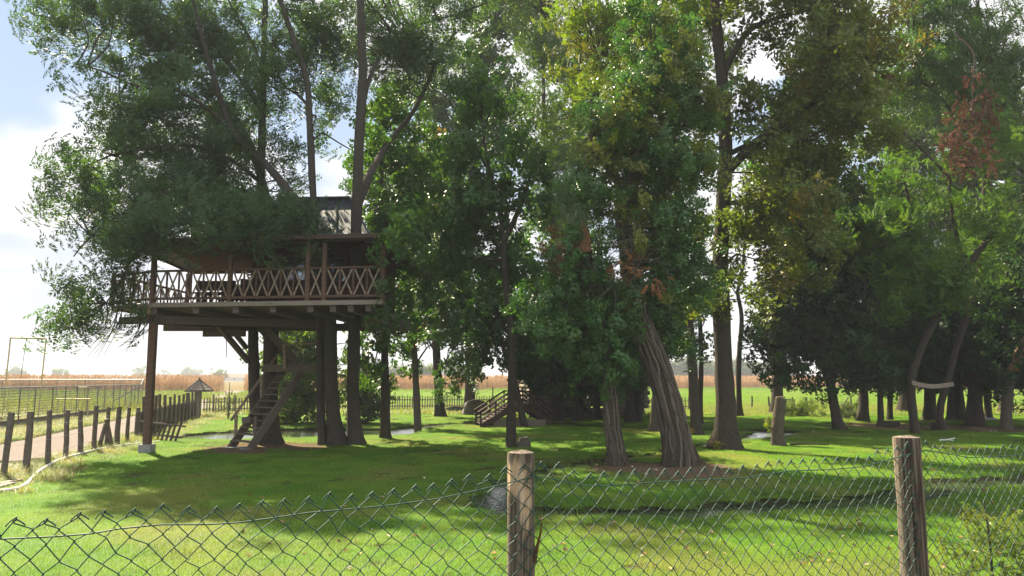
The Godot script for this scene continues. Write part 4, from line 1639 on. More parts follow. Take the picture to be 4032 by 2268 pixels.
func make_small_things() -> void:
	var up := Vector3.UP
	# hose
	var pts := []
	for q in [[-160, 1950], [0, 1942], [40, 1938], [72, 1930], [98, 1917], [116, 1901], [135, 1878], [160, 1858], [193, 1838], [228, 1820], [266, 1806], [312, 1793], [362, 1781], [420, 1769], [483, 1759], [570, 1750], [628, 1744]]:
		var g := on_ground(q[0], q[1])
		pts.append(Vector3(g.x, .04 + .012 * rough_noise.get_noise_2d(g.x * 9.0, g.z * 9.0), g.z))
	var path := smooth_path(pts, .15)
	var s := Shape.new()
	tube(s, path, taper(path.size(), .036, .034), 8)
	alone("hose", s.done(), M.hose, "thick pale hose snaking over the lawn along the pole fence", "hose")
	for q in [[-30, 1920, 78, 1898, "grey weathered board lying in the grass, the upper of two by the hose"], [-40, 1935, 45, 1912, "grey weathered board lying in the grass, the lower of two by the hose"]]:
		var a := on_ground(q[0], q[1]) + up * .05
		var b := on_ground(q[2], q[3]) + up * .05
		var r := thing("loose_board", q[4], "board", a, "boards beside the hose")
		bar(r, "plank", a, b, .16, .035, M.deck)
	# two dark boulders beyond the pond
	for q in [[1792, 1625, .62, .42, "grey rounded boulder on the sunny grass between two trunks"], [1872, 1634, .72, .85, "tall dark boulder just behind the footbridge ramp"], [1776, 1622, .3, .34, "small dark boulder leaning against the grey rounded one"]]:
		var g := on_ground(q[0], q[1])
		var b := Shape.new()
		var rad := []
		var p := []
		for k in 9:
			var t := k / 8.0
			p.append(g + Vector3(0, -.1 + float(q[3]) * 1.15 * t, 0))
			rad.append(float(q[2]) * (.25 + .75 * sqrt(maxf(0.0, 1.0 - pow(t * 1.02 - .1, 4.0)))) * (1.0 if t < .98 else .35))
		tube(b, p, rad, 14, .6)
		alone("boulder", b.done(), M.stone, q[4], "boulder", "", "boulders beyond the pond")
	# mooring stump with its green shoots
	var g := on_ground(3062, 1756)
	g.y = ground_height(g.x, g.z)
	var st := thing("tall_stump", "leaning bark-covered post stump with yellow green shoots beside a puddle", "stump", g)
	pole(st, "trunk", [g - up * .1, at(3060, 1700, -g.z), at(3068, 1630, -g.z), at(3074, 1568, -g.z)], .21, .175, M.bark_pale, 16, .28, .3, .1)
	var cap := Shape.new()
	var tp := at(3074, 1564, -g.z)
	tube(cap, [tp - up * .03, tp + up * .02], [.165, .14], 12, .3)
	part(st, "moss_cap", cap.done(), M.plank)
	crown(st, [], [[3042, 1655, 12, 38, -g.z - .22, .12, 6.0], [3040, 1672, 20, 16, -g.z - .25, .12, 6.0]], "ivy", 1, M.leaf_thin, Color(.22, .27, .03), {"size": .42, "per": 5, "called": "shoots", "droop": .1})
	s = Shape.new()
	var sb := g + Vector3(.35, .06, .1)
	tube(s, smooth_path([sb, sb + Vector3(.5, .02, .12), sb + Vector3(1.1, 0, .3)], .2), taper(6, .035, .012).slice(0, smooth_path([sb, sb + Vector3(.5, .02, .12), sb + Vector3(1.1, 0, .3)], .2).size()), 6, .3)
	alone("fallen_branch", s.done(), M.bark_dark, "thin dark fallen branch lying right beside the tall stump", "branch")
	# board nailed between the two leaning trunks
	var a := at(3592, 1506, 29.1); var m := at(3672, 1521, 29.8); var b := at(3756, 1512, 30.9)
	var w := thing("hanging_plank", "pale sagging board hung between the two leaning trunks", "plank", Vector3(m.x, m.y, m.z))
	var sag := smooth_path([a, a.lerp(m, .5) - up * .03, m, m.lerp(b, .5) - up * .02, b], .12)
	s = Shape.new()
	for k in sag.size() - 1:
		var p0: Vector3 = sag[k]
		var p1: Vector3 = sag[k + 1]
		var th := Vector3(0, 0, .03)
		var hh := up * .085
		s.quad(p0 - hh, p0 + hh, p1 + hh, p1 - hh)
		s.quad(p0 - hh - th, p1 - hh - th, p1 + hh - th, p0 + hh - th)
		s.quad(p0 + hh, p0 + hh - th, p1 + hh - th, p1 + hh)
		s.quad(p0 - hh, p1 - hh, p1 - hh - th, p0 - hh - th)
	part(w, "board", s.done(), M.plank)
	# log seat, bricks and a white scrap
	a = on_ground(3462, 1682) + up * .12; b = on_ground(3535, 1679) + up * .12
	w = thing("fallen_log", "dark mossy log lying at the foot of a maple trunk", "log", a - up * .12)
	pole(w, "trunk", [a, a.lerp(b, .5), b], .16, .14, M.bark_dark, 10, .3)
	g = on_ground(3684, 1691)
	w = thing("log_block", "short dark log block at the foot of the forked leaning trunk", "log", g)
	pole(w, "block", [g - up * .05, g + up * .28], .17, .16, M.bark_dark, 12, .25)
	g = on_ground(3728, 1740)
	w = thing("pale_stick", "white peeled stick lying on the lawn behind the fence", "stick", g)
	pole(w, "stem", [g + Vector3(-.25, .05, 0), g + Vector3(0, .07, .03), g + Vector3(.28, .12, 0)], .035, .02, M.hose, 7, .3)
	pole(w, "twig", [g + Vector3(.05, .07, .03), g + Vector3(.2, .03, .12)], .02, .012, M.hose, 6, .3)
	g = on_ground(3892, 1656)
	w = thing("pale_stones", "small heap of pale stones in the sun between the dark trunks", "stones", g)
	for k in 5:
		var q := g + Vector3(-.3 + k * .16, .05, rf(-.1, .1))
		pole(w, "stone", [q - Vector3(.09, 0, 0), q + Vector3(0, .03, 0), q + Vector3(.09, 0, 0)], .075, .06, M.concrete, 7, .5)
	g = on_ground(2060, 1762)
	w = thing("rough_stone", "rough grey stone against the foot of the slender central tree", "stone", g)
	pole(w, "block", [g - up * .05, g + Vector3(.02, .16, 0), g + Vector3(0, .3, 0)], .24, .13, M.stone, 10, .6)
	# wooden pallet bench in the far grass
	g = on_ground(3103, 1610)
	w = thing("garden_bench", "small grey slatted bench in the tall grass behind the stump", "bench", g)
	for k in 3:
		bar(w, "slat", g + Vector3(-.5, .35 + k * .14, -.02 * k), g + Vector3(.5, .35 + k * .14, -.02 * k), .03, .1, M.deck)
	for x in [-.45, .45]:
		bar(w, "leg", g + Vector3(x, 0, .03), g + Vector3(x, .68, -.03), .06, .06, M.deck, Vector3.BACK)
	# leaning tool against the cabin
	a = on_ground(2305, 1652); b = at(2332, 1555, 38.6)
	w = thing("leaning_poles", "pair of thin poles leaning together before the log cabin", "poles", a)
	pole(w, "pole", [a, b], .03, .025, M.picket, 6)
	pole(w, "pole", [on_ground(2336, 1654), b + Vector3(.05, .05, -.05)], .03, .025, M.picket, 6)

func bush(called: String, label: String, cat: String, foot: Array, blobs: Array, kind: String, m: Material, col: Color, opt: Dictionary, stem := .03, tall := 1.0) -> void:
	var g := on_ground(foot[0], foot[1])
	g.y = ground_height(g.x, g.z)
	var root := thing(called, label, cat, g)
	var d := -g.z
	pole(root, "stem", [g - Vector3(0, .1, 0), g + Vector3(.02, tall * .5, 0), g + Vector3(0, tall, 0)], stem, stem * .3, M.bark_dark, 7, .2, 0, .15)
	var sk := []
	for k in 6:
		sk.append(g + Vector3(0, tall * (.25 + k * .14), 0))
	var full := []
	for b in blobs:
		var c: Array = b.duplicate()
		c[4] += d
		full.append(c)
	crown(root, sk, full, kind, foot[0], m, col, opt)

func make_far_things() -> void:
	# church tower far over the corn
	var p := at(832, 1490, 1100); p.y = 0
	var up := Vector3.UP
	var root := thing("church_tower", "pale distant church tower rising over the corn field", "tower", p)
	var s := Shape.new()
	box_into(s, Transform3D(Basis(), p + up * 7), Vector3(5.4, 14, 5.4))
	part(root, "shaft", s.done(), M.plaster)
	for y in [6.0, 10.5]:
		s = Shape.new()
		box_into(s, Transform3D(Basis(), p + up * y + Vector3(0, 0, 2.72)), Vector3(1.1, 2.2, .1))
		part(root, "window", s.done(), M.beam)
	s = Shape.new()
	tube(s, [p + up * 14, p + up * 14.5, p + up * 16.5, p + up * 18, p + up * 19.5, p + up * 21.5], [3.1, 3.2, 2.4, 1.0, .8, .1], 8)
	part(root, "spire", s.done(), M.roof)
	# red roofs
	for q in [[930, 1494, 620.0, 26.0, "orange tiled farmhouse roof on the horizon beside the big trunk"], [968, 1494, 640.0, 14.0, "smaller orange tiled house on the horizon, hidden partly by the trunk"], [70, 1490, 700.0, 20.0, "pale farmhouse on the horizon behind the tall frame"]]:
		var g := at(q[0], q[1], q[2]); g.y = 0
		var w: float = q[3]
		var h := thing("farmhouse", q[4], "house", g, "far farmhouses")
		s = Shape.new()
		box_into(s, Transform3D(Basis(), g + up * 1.5), Vector3(w, 3, 8))
		part(h, "wall", s.done(), M.plaster)
		slab(h, "roof", [g + Vector3(-w / 2 - .5, 2.9, 4.6), g + Vector3(-w / 2 - .5, 6, 0), g + Vector3(w / 2 + .5, 6, 0), g + Vector3(w / 2 + .5, 2.9, 4.6)], .2, M.tile)
		slab(h, "roof", [g + Vector3(w / 2 + .5, 2.9, -4.6), g + Vector3(w / 2 + .5, 6, 0), g + Vector3(-w / 2 - .5, 6, 0), g + Vector3(-w / 2 - .5, 2.9, -4.6)], .2, M.tile)
		for k in 3:
			s = Shape.new()
			box_into(s, Transform3D(Basis(), g + Vector3(-w * .3 + k * w * .3, 1.6, 4.02)), Vector3(1.2, 1.3, .1))
			part(h, "window", s.done(), M.beam)
	# scattered far trees
	var far := [[560, 1452, 12, 700.0, "slim dark tree standing alone on the far horizon"], [858, 1468, 20, 420.0, "round dark tree on the horizon beside the church tower"], [645, 1466, 9, 800.0, "thin pale tree on the horizon between post and tower"], [740, 1464, 26, 800.0, "low broad hazy tree clump left of the church tower"], [760, 1458, 7, 800.0, "tall thin hazy poplar left of the church tower"], [780, 1470, 7, 800.0, "smallest hazy poplar close to the church tower"], [235, 1468, 26, 600.0, "round hazy tree on the horizon behind the enclosure"], [60, 1466, 40, 600.0, "wide hazy tree on the horizon behind the tall frame"],
		[2700, 1420, 70, 330.0, "hazy tree row end seen between the oak and the ivy trunk"], [2810, 1430, 60, 330.0, "pale green tree of the far row just right of the oak"], [2905, 1425, 66, 330.0, "rounded pale green tree in the middle of the far row"], [2985, 1438, 55, 340.0, "low pale tree of the far row above the corn"], [3060, 1430, 60, 340.0, "far row tree partly behind the dark maple leaves"], [1690, 1450, 60, 320.0, "hazy tree beyond the corn between two dark trunks"], [1560, 1455, 60, 320.0, "hazy tree beyond the corn at the treehouse side"], [1830, 1450, 70, 320.0, "hazy broad tree beyond the corn above the footbridge"]]
	for q in far:
		var d: float = q[3]
		var g := at(q[0], 1490, d); g.y = 0
		var t := thing("distant_tree", q[4], "tree", g, "far trees on the horizon")
		var top: float = at(q[0], q[1], d).y
		var r: float = float(q[2]) * (.6 if q[0] < 1200 else .8) * d / FOCAL
		pole(t, "trunk", [g, g + up * top], .4, .15, M.bark_dark, 6, 0, 0, 3.0)
		var mid: float = (top + 2.0) * .55
		var k: float = clampf(d / 85.0, 3.0, 8.0)
		crown(t, [], [[q[0], float(q[1]) + (1490.0 - float(q[1])) * .5, float(q[2]) * (.6 if q[0] < 1200 else .8), (1490.0 - float(q[1])) * .36, d, r * .8, .9 * k]], "broad", 0, M.leaf, Color(.12, .17, .05), {"size": k, "per": 9, "droop": .1})

# ---------- trees ----------
func make_trees() -> void:
	var ash := Color(.075, .145, .065)
	var wood := Color(.095, .195, .045)
	var dark := Color(.036, .098, .032)
	var locust := Color(.22, .33, .04)
	var oak := Color(.155, .20, .05)
	var ivy := Color(.082, .19, .05)
	# the two trunks that carry the tree house
	tree("ash_tree", "big ash with a double trunk carrying the left side of the tree house", [1048, 1744], [
		{"p": [[1040, 1744], [1012, 1640], [1000, 1500], [998, 1300], [1008, 1100], [1022, 900], [1030, 600], [1035, 330], [1042, 100], [1048, -160]], "r": [.20, .08], "flare": 1.1},
		{"p": [[1066, 1744], [1066, 1600], [1064, 1400], [1070, 1250], [1072, 1050], [1050, 800, .4], [1010, 640, .8], [960, 520, 1], [900, 440, 1.2], [800, 422, 1], [700, 415, .8], [590, 402, .4], [470, 380, 0]], "r": [.27, .05], "from_ground": true, "flare": .8},
		{"p": [[1030, 650], [980, 560, -.6], [900, 500, -1.4], [780, 400, -2], [707, 359, -2.4], [590, 348, -2.6], [500, 325, -2.6], [400, 278, -2.8], [300, 255, -2.8]], "r": [0.086, 0.020]},
		{"p": [[1028, 720], [940, 650, -1], [830, 590, -1.8], [700, 570, -2.4], [560, 590, -2.8], [440, 610, -3], [330, 660, -3.2]], "r": [0.079, 0.020]},
		{"p": [[1020, 880], [930, 780, -1], [800, 740, -2], [640, 760, -2.8], [500, 830, -3.2], [360, 930, -3.4], [290, 1010, -3.4]], "r": [0.079, 0.016]},
		{"p": [[1014, 980, -.2], [900, 880, -1.6], [760, 860, -3], [600, 930, -3.8], [510, 1040, -4], [450, 1150, -4], [380, 1230, -4], [300, 1280, -4], [215, 1310, -4]], "r": [0.065, 0.012]},
		{"p": [[1036, 450], [960, 330, .4], [880, 230, .6], [760, 130, .6], [640, 70, .4], [500, 40, 0], [330, 60, 0], [220, 75, -.3], [140, 60, -.4]], "r": [0.072, 0.020]},
		{"p": [[1040, 300], [1000, 180, 1], [930, 60, 1.5], [860, -80, 1.5]], "r": [0.065, 0.024]}],
		M.bark_ash, [[220, 80, 130, 95, -.4, 1.2, 1.1], [150, 60, 60, 60, -.4, .6, .9], [420, 110, 190, 110, -.3, 1.6, .9], [620, 150, 240, 170, .3, 2.4, .9], [860, 150, 230, 190, .6, 2.6, .9], [480, 400, 220, 110, -2.2, 1.7, .9], [330, 330, 110, 70, -2.6, .8, .5], [355, 640, 145, 85, -3.0, 1.3, 1], [255, 800, 105, 75, -3.3, 1.0, 1.1], [420, 760, 200, 110, -2.6, 1.7, .9], [640, 560, 280, 150, -1.4, 2.4, .9], [860, 420, 230, 180, .4, 2.6, .8], [800, 690, 270, 140, -1.4, 2.4, 1], [620, 850, 290, 110, -2.6, 1.9, 1.1], [560, 860, 150, 75, -5.2, .7, 1.4], [720, 860, 160, 80, -5.2, .7, 1.6], [880, 850, 160, 85, -4.9, .7, 1.8], [1020, 840, 150, 95, -4.6, .7, 1.8], [1150, 840, 105, 100, -4.3, .6, 1.8], [560, 940, 130, 50, -5.2, .6, 1.2], [900, 860, 170, 80, -1.6, 1.2, 1.2], [300, 985, 110, 75, -3.4, .8, 1], [480, 990, 150, 95, -3.6, 1.1, 1], [650, 960, 110, 50, -3.9, .6, .8], [540, 960, 130, 80, -4.9, .6, 1.7], [360, 1235, 125, 70, -4, .8, 1.6], [245, 1300, 80, 45, -4, .5, 1.7], [430, 1120, 75, 75, -3.9, .7, 1.3], [320, 1110, 60, 50, -3.8, .5, 1.0], [500, 1240, 90, 40, -3.8, .5, .7], [700, -120, 420, 180, .5, 3, .45]],
		"ash", M.leaf, ash, {"droop": .5, "bare": 4.0, "dens": .8, "clump": .68})
	bare_twigs()
	tree("ash_tree", "tall ash with three stems rising through the tree house roof", [1330, 1750], [
		{"p": [[1268, 1752], [1262, 1600], [1262, 1400, -.6], [1256, 1200, -1.4], [1245, 950, -2.2], [1232, 750, -2.3], [1222, 550, -2.2], [1210, 330, -2], [1170, 190, -2], [1130, 80, -2], [1080, -60, -2]], "r": [.14, .08], "flare": .7},
		{"p": [[1312, 1756], [1308, 1600, -.2], [1302, 1400, -.8], [1300, 1230, -1.5], [1290, 1080, -2.3], [1242, 950, -2.8], [1190, 830, -2.7], [1140, 760, -2.2], [1050, 650, -1.4], [940, 553, -.9], [885, 440, -.8], [840, 300, -1], [800, 160, -1.2], [760, 0, -1.2]], "r": [.235, .045], "from_ground": true, "flare": .9},
		{"p": [[1400, 1752], [1390, 1600], [1392, 1400, -.6], [1398, 1200, -1.4], [1402, 1000, -2.2], [1406, 780, -2.4], [1414, 560, -2.3], [1428, 310, -2], [1422, 100, -2], [1418, -80, -2]], "r": [.21, .12], "from_ground": true, "flare": .8},
		{"p": [[1426, 420, -2.1], [1455, 310, -1.6], [1500, 215, .3], [1560, 140, .4], [1607, 108, .4], [1720, 78, .3], [1828, 44, 0], [1920, 10, 0]], "r": [0.086, 0.024]},
		{"p": [[1410, 800, -2.4], [1469, 663, -1.4], [1535, 555, .7], [1607, 468, .8], [1655, 390, .8], [1695, 300, .8], [1730, 220, .9], [1790, 130, .9]], "r": [0.137, 0.040]},
		{"p": [[1222, 560, -2.2], [1270, 520, -2.2], [1330, 560, -2.4], [1400, 600, -2.6]], "r": [0.036, 0.012]},
		{"p": [[1216, 420, -2.1], [1170, 370, -1.6], [1110, 330, -1], [1060, 190, -1]], "r": [0.050, 0.016]}],
		M.bark_ash, [[1130, 320, 140, 170, -.6, 1.6, .8], [1190, 130, 180, 130, -.4, 1.8, .8], [1300, 300, 100, 170, .2, 1.2, .65], [1150, 560, 130, 120, -.3, 1.4, .8], [1310, 560, 70, 110, .6, 1.0, .5], [1165, 955, 55, 80, -4.1, .35, 2], [1150, 840, 105, 90, -3.4, .7, 1.8], [1240, 860, 45, 70, -3.2, .4, 1.2], [1050, 800, 110, 100, -.6, 1.3, .9], [1600, 130, 170, 90, .4, 1.2, 1], [1780, 60, 150, 90, .2, 1.2, 1], [1620, 330, 130, 120, .9, 1.2, .8], [1740, 240, 120, 100, .9, 1.2, .8], [1500, -120, 500, 150, .5, 2.6, .3], [1540, 260, 220, 200, 1.5, 2, .35], [1300, 120, 160, 160, 1, 1.6, .5], [1460, 780, 60, 110, .6, .9, .7]],
		"ash", M.leaf, ash, {"droop": .5, "bare": 6.5, "dens": .95, "clump": .68})
	# behind the tree house
	bush("pond_shrub", "bright leafy shrub tree on the pond bank behind the stairs", "shrub", [1160, 1668], [[1165, 1420, 105, 120, .4, 1.6, 1.3], [1140, 1560, 95, 90, 0, 1.4, 1.4], [1210, 1600, 70, 55, -.3, 1.0, 1.3], [1190, 1330, 110, 70, .8, 1.4, 1.1], [1420, 1420, 60, 150, 1, 1.2, 1.1], [1450, 1560, 70, 90, 0, 1.0, 1.2]], "broad", M.leaf, Color(.12, .19, .045), {"size": 1.15, "droop": .3, "dens": 1.0}, .12, 4.0)
	tree("maple_tree", "dark straight maple just right of the tree house trunks", [1520, 1728], [
		{"p": [[1518, 1728], [1516, 1600], [1515, 1400], [1512, 1150], [1508, 900], [1500, 600, .5], [1510, 350, .5]], "r": [.165, .06]},
		{"p": [[1515, 1350], [1460, 1290, -.8], [1420, 1240, -1.4]], "r": [.05, .02]}, {"p": [[1512, 1100], [1580, 980, -.6], [1640, 900, -1]], "r": [.09, .03]}, {"p": [[1508, 900], [1560, 800, 1], [1620, 640, 1.5], [1640, 500, 1.5]], "r": [.1, .03]}],
		M.bark_dark, [[1560, 640, 190, 170, .5, 2.4, .9], [1540, 900, 140, 150, 0, 2.0, 1.1], [1640, 860, 150, 150, .5, 2.2, .9], [1560, 1150, 110, 130, 0, 1.7, 1.1], [1480, 1340, 70, 110, -.6, 1.1, 1.0], [1580, 1010, 65, 120, -7.0, .55, 2.2], [1565, 870, 65, 80, -6.8, .55, 1.8], [1590, 1180, 65, 80, -6.6, .55, 2], [1600, 1320, 90, 70, .6, 1.2, .8], [1450, 1500, 50, 70, -.4, .7, .7], [1590, 430, 150, 120, .8, 2.0, .7]],
		"broad", M.leaf, Color(.085, .18, .04), {"bare": 3.2, "dens": .72, "share": .0, "other": Color(.2, .16, .04)})
	tree("maple_tree", "grey trunk standing in sun between the dark maple and the boulder", [1644, 1686], [
		{"p": [[1646, 1686], [1640, 1560], [1632, 1400], [1622, 1200], [1616, 900], [1630, 600]], "r": [.16, .07]}, {"p": [[1634, 1440], [1680, 1370, -.5], [1720, 1340, -.6]], "r": [.05, .02]}],
		M.bark_pale, [[1620, 1330, 70, 60, 0, 1.2, .9], [1700, 1050, 170, 150, 1, 2.6, .9], [1640, 1180, 110, 100, .5, 1.8, .9], [1700, 700, 190, 190, 1.5, 2.8, .7], [1590, 1430, 40, 50, -.4, .7, .6]],
		"broad", M.leaf, Color(.085, .18, .04), {"bare": 4.0, "dens": .75, "share": .05, "other": Color(.26, .13, .05)})
	tree("maple_tree", "broad dark trunk just left of the grey boulder by the picket fence", [1730, 1641], [
		{"p": [[1732, 1641], [1726, 1520], [1718, 1380], [1710, 1150], [1716, 900]], "r": [.265, .1]}, {"p": [[1720, 1400], [1680, 1330], [1640, 1290]], "r": [.07, .02]}, {"p": [[1718, 1360], [1790, 1280], [1850, 1240]], "r": [.09, .03]}],
		M.bark_dark, [[1830, 1440, 100, 55, -1, 2.2, 1], [1760, 1260, 150, 90, 0, 2.6, .8], [1870, 1250, 120, 120, 0, 2.6, .9], [1780, 1100, 180, 130, .5, 3, .9], [1740, 1500, 60, 40, -1.5, 1.2, .8], [1700, 850, 200, 170, 1, 3, .7]],
		"broad", M.leaf, Color(.085, .18, .04), {"bare": 5, "dens": .7})
	tree("young_tree", "slender dark tree in the centre, its trunk alone on the lawn", [2012, 1762], [
		{"p": [[2012, 1762], [2014, 1620], [2016, 1450], [2006, 1250], [1988, 1080], [1980, 920], [1960, 790, .1], [1925, 660, .3], [1902, 520, .3], [1896, 400, .3]], "r": [.15, .03], "flare": .4},
		{"p": [[1984, 950], [2020, 880, -.2], [2060, 780, -.3], [2090, 690, -.4], [2120, 560, -.4]], "r": [.09, .02]},
		{"p": [[1930, 680, .3], [1880, 600, .2], [1830, 540, .2], [1790, 480, .2]], "r": [.05, .015]},
		{"p": [[1982, 1000], [1920, 900, .5], [1860, 830, .9], [1800, 790, 1]], "r": [.06, .02]},
		{"p": [[1900, 500, .3], [1940, 430, 0], [1990, 380, -.3]], "r": [.04, .012]}],
		M.bark_dark, [[1890, 300, 100, 90, .2, 1.1, .8], [1900, 440, 130, 110, .2, 1.2, .8], [1850, 600, 120, 110, .2, 1.3, .85], [1990, 560, 90, 110, 0, 1.2, .7], [1930, 800, 150, 110, 1.0, 1.4, .7], [2070, 720, 100, 130, -.3, 1.2, .7], [1830, 840, 110, 120, .7, 1.4, .9], [1920, 1010, 140, 120, 1.6, 1.3, .8], [2080, 940, 120, 110, 1.3, 1.2, .8], [1860, 1120, 100, 80, 1.6, 1.0, .7], [2080, 1120, 110, 100, 1.5, 1.1, .8], [1780, 980, 90, 90, 1.6, 1.0, .7]],
		"broad", M.leaf, Color(.08, .18, .05), {"bare": 4.4, "size": .9})
	tree("leaning_tree", "thin leaning trunk behind the slender central tree by the footbridge", [2066, 1682], [
		{"p": [[2068, 1682], [2048, 1600], [2025, 1500], [1990, 1400], [1960, 1280], [1940, 1150]], "r": [.16, .06], "flare": .2}],
		M.bark_dark, [[1930, 1300, 110, 90, 0, 1.6, .9], [2050, 1360, 120, 90, .5, 1.8, 1.0], [1950, 1150, 140, 110, .6, 2, .9]],
		"broad", M.leaf, dark, {"bare": 4})
	# the dark wood round the cabin
	for q in [[2180, 1660, [[2170, 1280, 170, 140, 0, 2.6, 1], [2130, 1440, 110, 70, -1, 1.6, 1.2]], "dark tree at the right end of the footbridge", .22],
		[2278, 1657, [[2280, 1400, 140, 110, -.6, 2.2, 1.2], [2260, 1500, 120, 50, -1, 1.4, 1.2], [2300, 1200, 180, 160, 0, 2.6, .9]], "straight dark tree standing before the cabin wall, left of the ivy stump", .26],
		[2352, 1650, [[2370, 1450, 130, 80, -.6, 2, 1.2], [2400, 1280, 150, 130, 0, 2.6, 1]], "dark tree close to the left of the pale ivy stump", .2],
		[2484, 1664, [[2480, 1440, 110, 80, -.6, 1.8, 1.2], [2520, 1300, 140, 130, 0, 2.4, 1]], "dark twin trunk between the two ivy trees, nearer the stump", .22],
		[2512, 1662, [[2560, 1450, 90, 60, -.3, 1.6, 1.1], [2600, 1250, 120, 150, .5, 2.4, .9]], "dark twin trunk between the two ivy trees, nearer the leaning trunk", .2]]:
		tree("cabin_tree", q[3], [q[0], q[1]], [{"p": [[q[0], q[1]], [q[0] - 2, 1560], [q[0] + 4, 1400], [q[0] - 8, 1150], [q[0] + 6, 950]], "r": [q[4], .07]}], M.bark_dark, q[2], "broad", M.leaf, dark, {"bare": 3.6, "dens": .85, "size": 1.1, "group": "dark trees round the log cabin"})
	tree("brown_trunk", "short brown flaring trunk just left of the twisted ivy trunk", [2572, 1702], [{"p": [[2572, 1702], [2578, 1620], [2584, 1500], [2590, 1300], [2600, 1100]], "r": [.16, .08], "flare": .7}], M.bark_pale, [[2640, 1200, 110, 130, .6, 1.6, .8]], "broad", M.leaf, dark, {"bare": 4})
	# ivy covered stump and the twisted leaning tree
	var s1 := tree("ivy_stump", "broken tree smothered in ivy with a jagged orange snag on top", [2428, 1832], [
		{"p": [[2432, 1834], [2424, 1760], [2412, 1680], [2404, 1580], [2400, 1480], [2380, 1350], [2350, 1200], [2318, 1050], [2304, 960]], "r": [.175, .13], "flare": .8, "sides": 20}],
		M.bark_ivy, [[2250, 1060, 110, 95, 0, .7, 2.2], [2200, 1200, 125, 90, 0, .75, 2.2], [2340, 1150, 120, 130, 0, .8, 2.2], [2440, 1240, 110, 130, 0, .8, 2.2], [2330, 1320, 145, 95, 0, .8, 2.4], [2180, 1320, 70, 70, 0, .5, 2.2], [2410, 1410, 110, 80, 0, .6, 2.4], [2500, 1340, 75, 90, .2, .6, 2.2], [2420, 1480, 60, 45, -.1, .4, 2.2], [2260, 940, 60, 60, .2, .4, 1.5]],
		"ivy", M.leaf_gloss, ivy, {"size": .72, "per": 12, "bare": 2.2, "called": "ivy", "droop": .45, "share": .03, "other": Color(.2, .12, .05)})
	snag(s1, at(2304, 968, 18.9), at(2296, 868, 18.9))
	var s2 := tree("ivy_tree", "thick leaning trunk of twisted grey ivy stems under a tall ivy column", [2690, 1832], [
		{"p": [[2678, 1836], [2672, 1770], [2655, 1680], [2625, 1560], [2585, 1430], [2545, 1330], [2515, 1230], [2490, 1100], [2472, 980], [2452, 850], [2470, 700], [2520, 560], [2560, 420], [2590, 300]], "r": [.335, .11], "flare": .35, "sides": 26},
		{"p": [[2478, 800], [2420, 690, -.1], [2370, 620, -.2], [2322, 572, -.3]], "r": [.13, .11]},
		{"p": [[2722, 1838], [2715, 1790], [2700, 1740], [2690, 1690]], "r": [.24, .12], "from_ground": true, "flare": .5}],
		M.bark_ivy, [[2560, 380, 150, 140, .2, 1.2, 2.0], [2480, 540, 150, 130, .1, 1.2, 2.0], [2600, 640, 160, 160, .2, 1.2, 2.0], [2420, 740, 90, 90, 0, .7, 2.0], [2330, 760, 100, 80, -.1, .6, 1.8], [2640, 850, 140, 150, .3, 1.0, 2.0], [2690, 1050, 110, 150, .4, .9, 2.0], [2620, 1010, 100, 110, .2, .7, 1.8], [2545, 920, 55, 75, -.25, .35, 1.8], [2400, 960, 40, 60, -.2, .3, 1.6], [2570, 1170, 50, 80, -.3, .3, 1.8], [2470, 790, 70, 60, -.3, .4, 1.8], [2470, 1190, 35, 45, -.35, .25, 1.5], [2660, 1210, 90, 90, .4, .6, 1.9], [2600, 1290, 70, 60, .2, .45, 1.8], [2680, 1340, 50, 70, .5, .4, 1.5], [2620, 220, 140, 130, .3, 1.2, 1.8], [2400, 850, 70, 60, .3, .4, 1.4], [2730, 430, 100, 150, .4, .9, 1.8], [2755, 660, 85, 140, .5, .8, 1.8], [2360, 560, 110, 110, .4, .8, 1.7], [2340, 660, 90, 80, .2, .6, 1.7], [2290, 820, 70, 60, .2, .5, 1.5], [2680, 260, 120, 120, .3, .9, 1.6], [2560, 120, 130, 90, .4, .9, 1.5]],
		"ivy", M.leaf_gloss, ivy, {"size": .7, "per": 12, "bare": 3.0, "called": "ivy", "droop": .45, "share": .25, "other": Color(.21, .25, .05)})
	ivy_stems(s2, [[2678, 1836], [2672, 1770], [2655, 1680], [2625, 1560], [2585, 1430], [2545, 1330], [2515, 1230], [2490, 1100], [2472, 980], [2452, 850]], .33, .19, 30)
	ivy_stems(s1, [[2432, 1834], [2424, 1760], [2412, 1680], [2404, 1580], [2400, 1480], [2380, 1350]], .17, .145, 13)
	dead_tangle(s2)
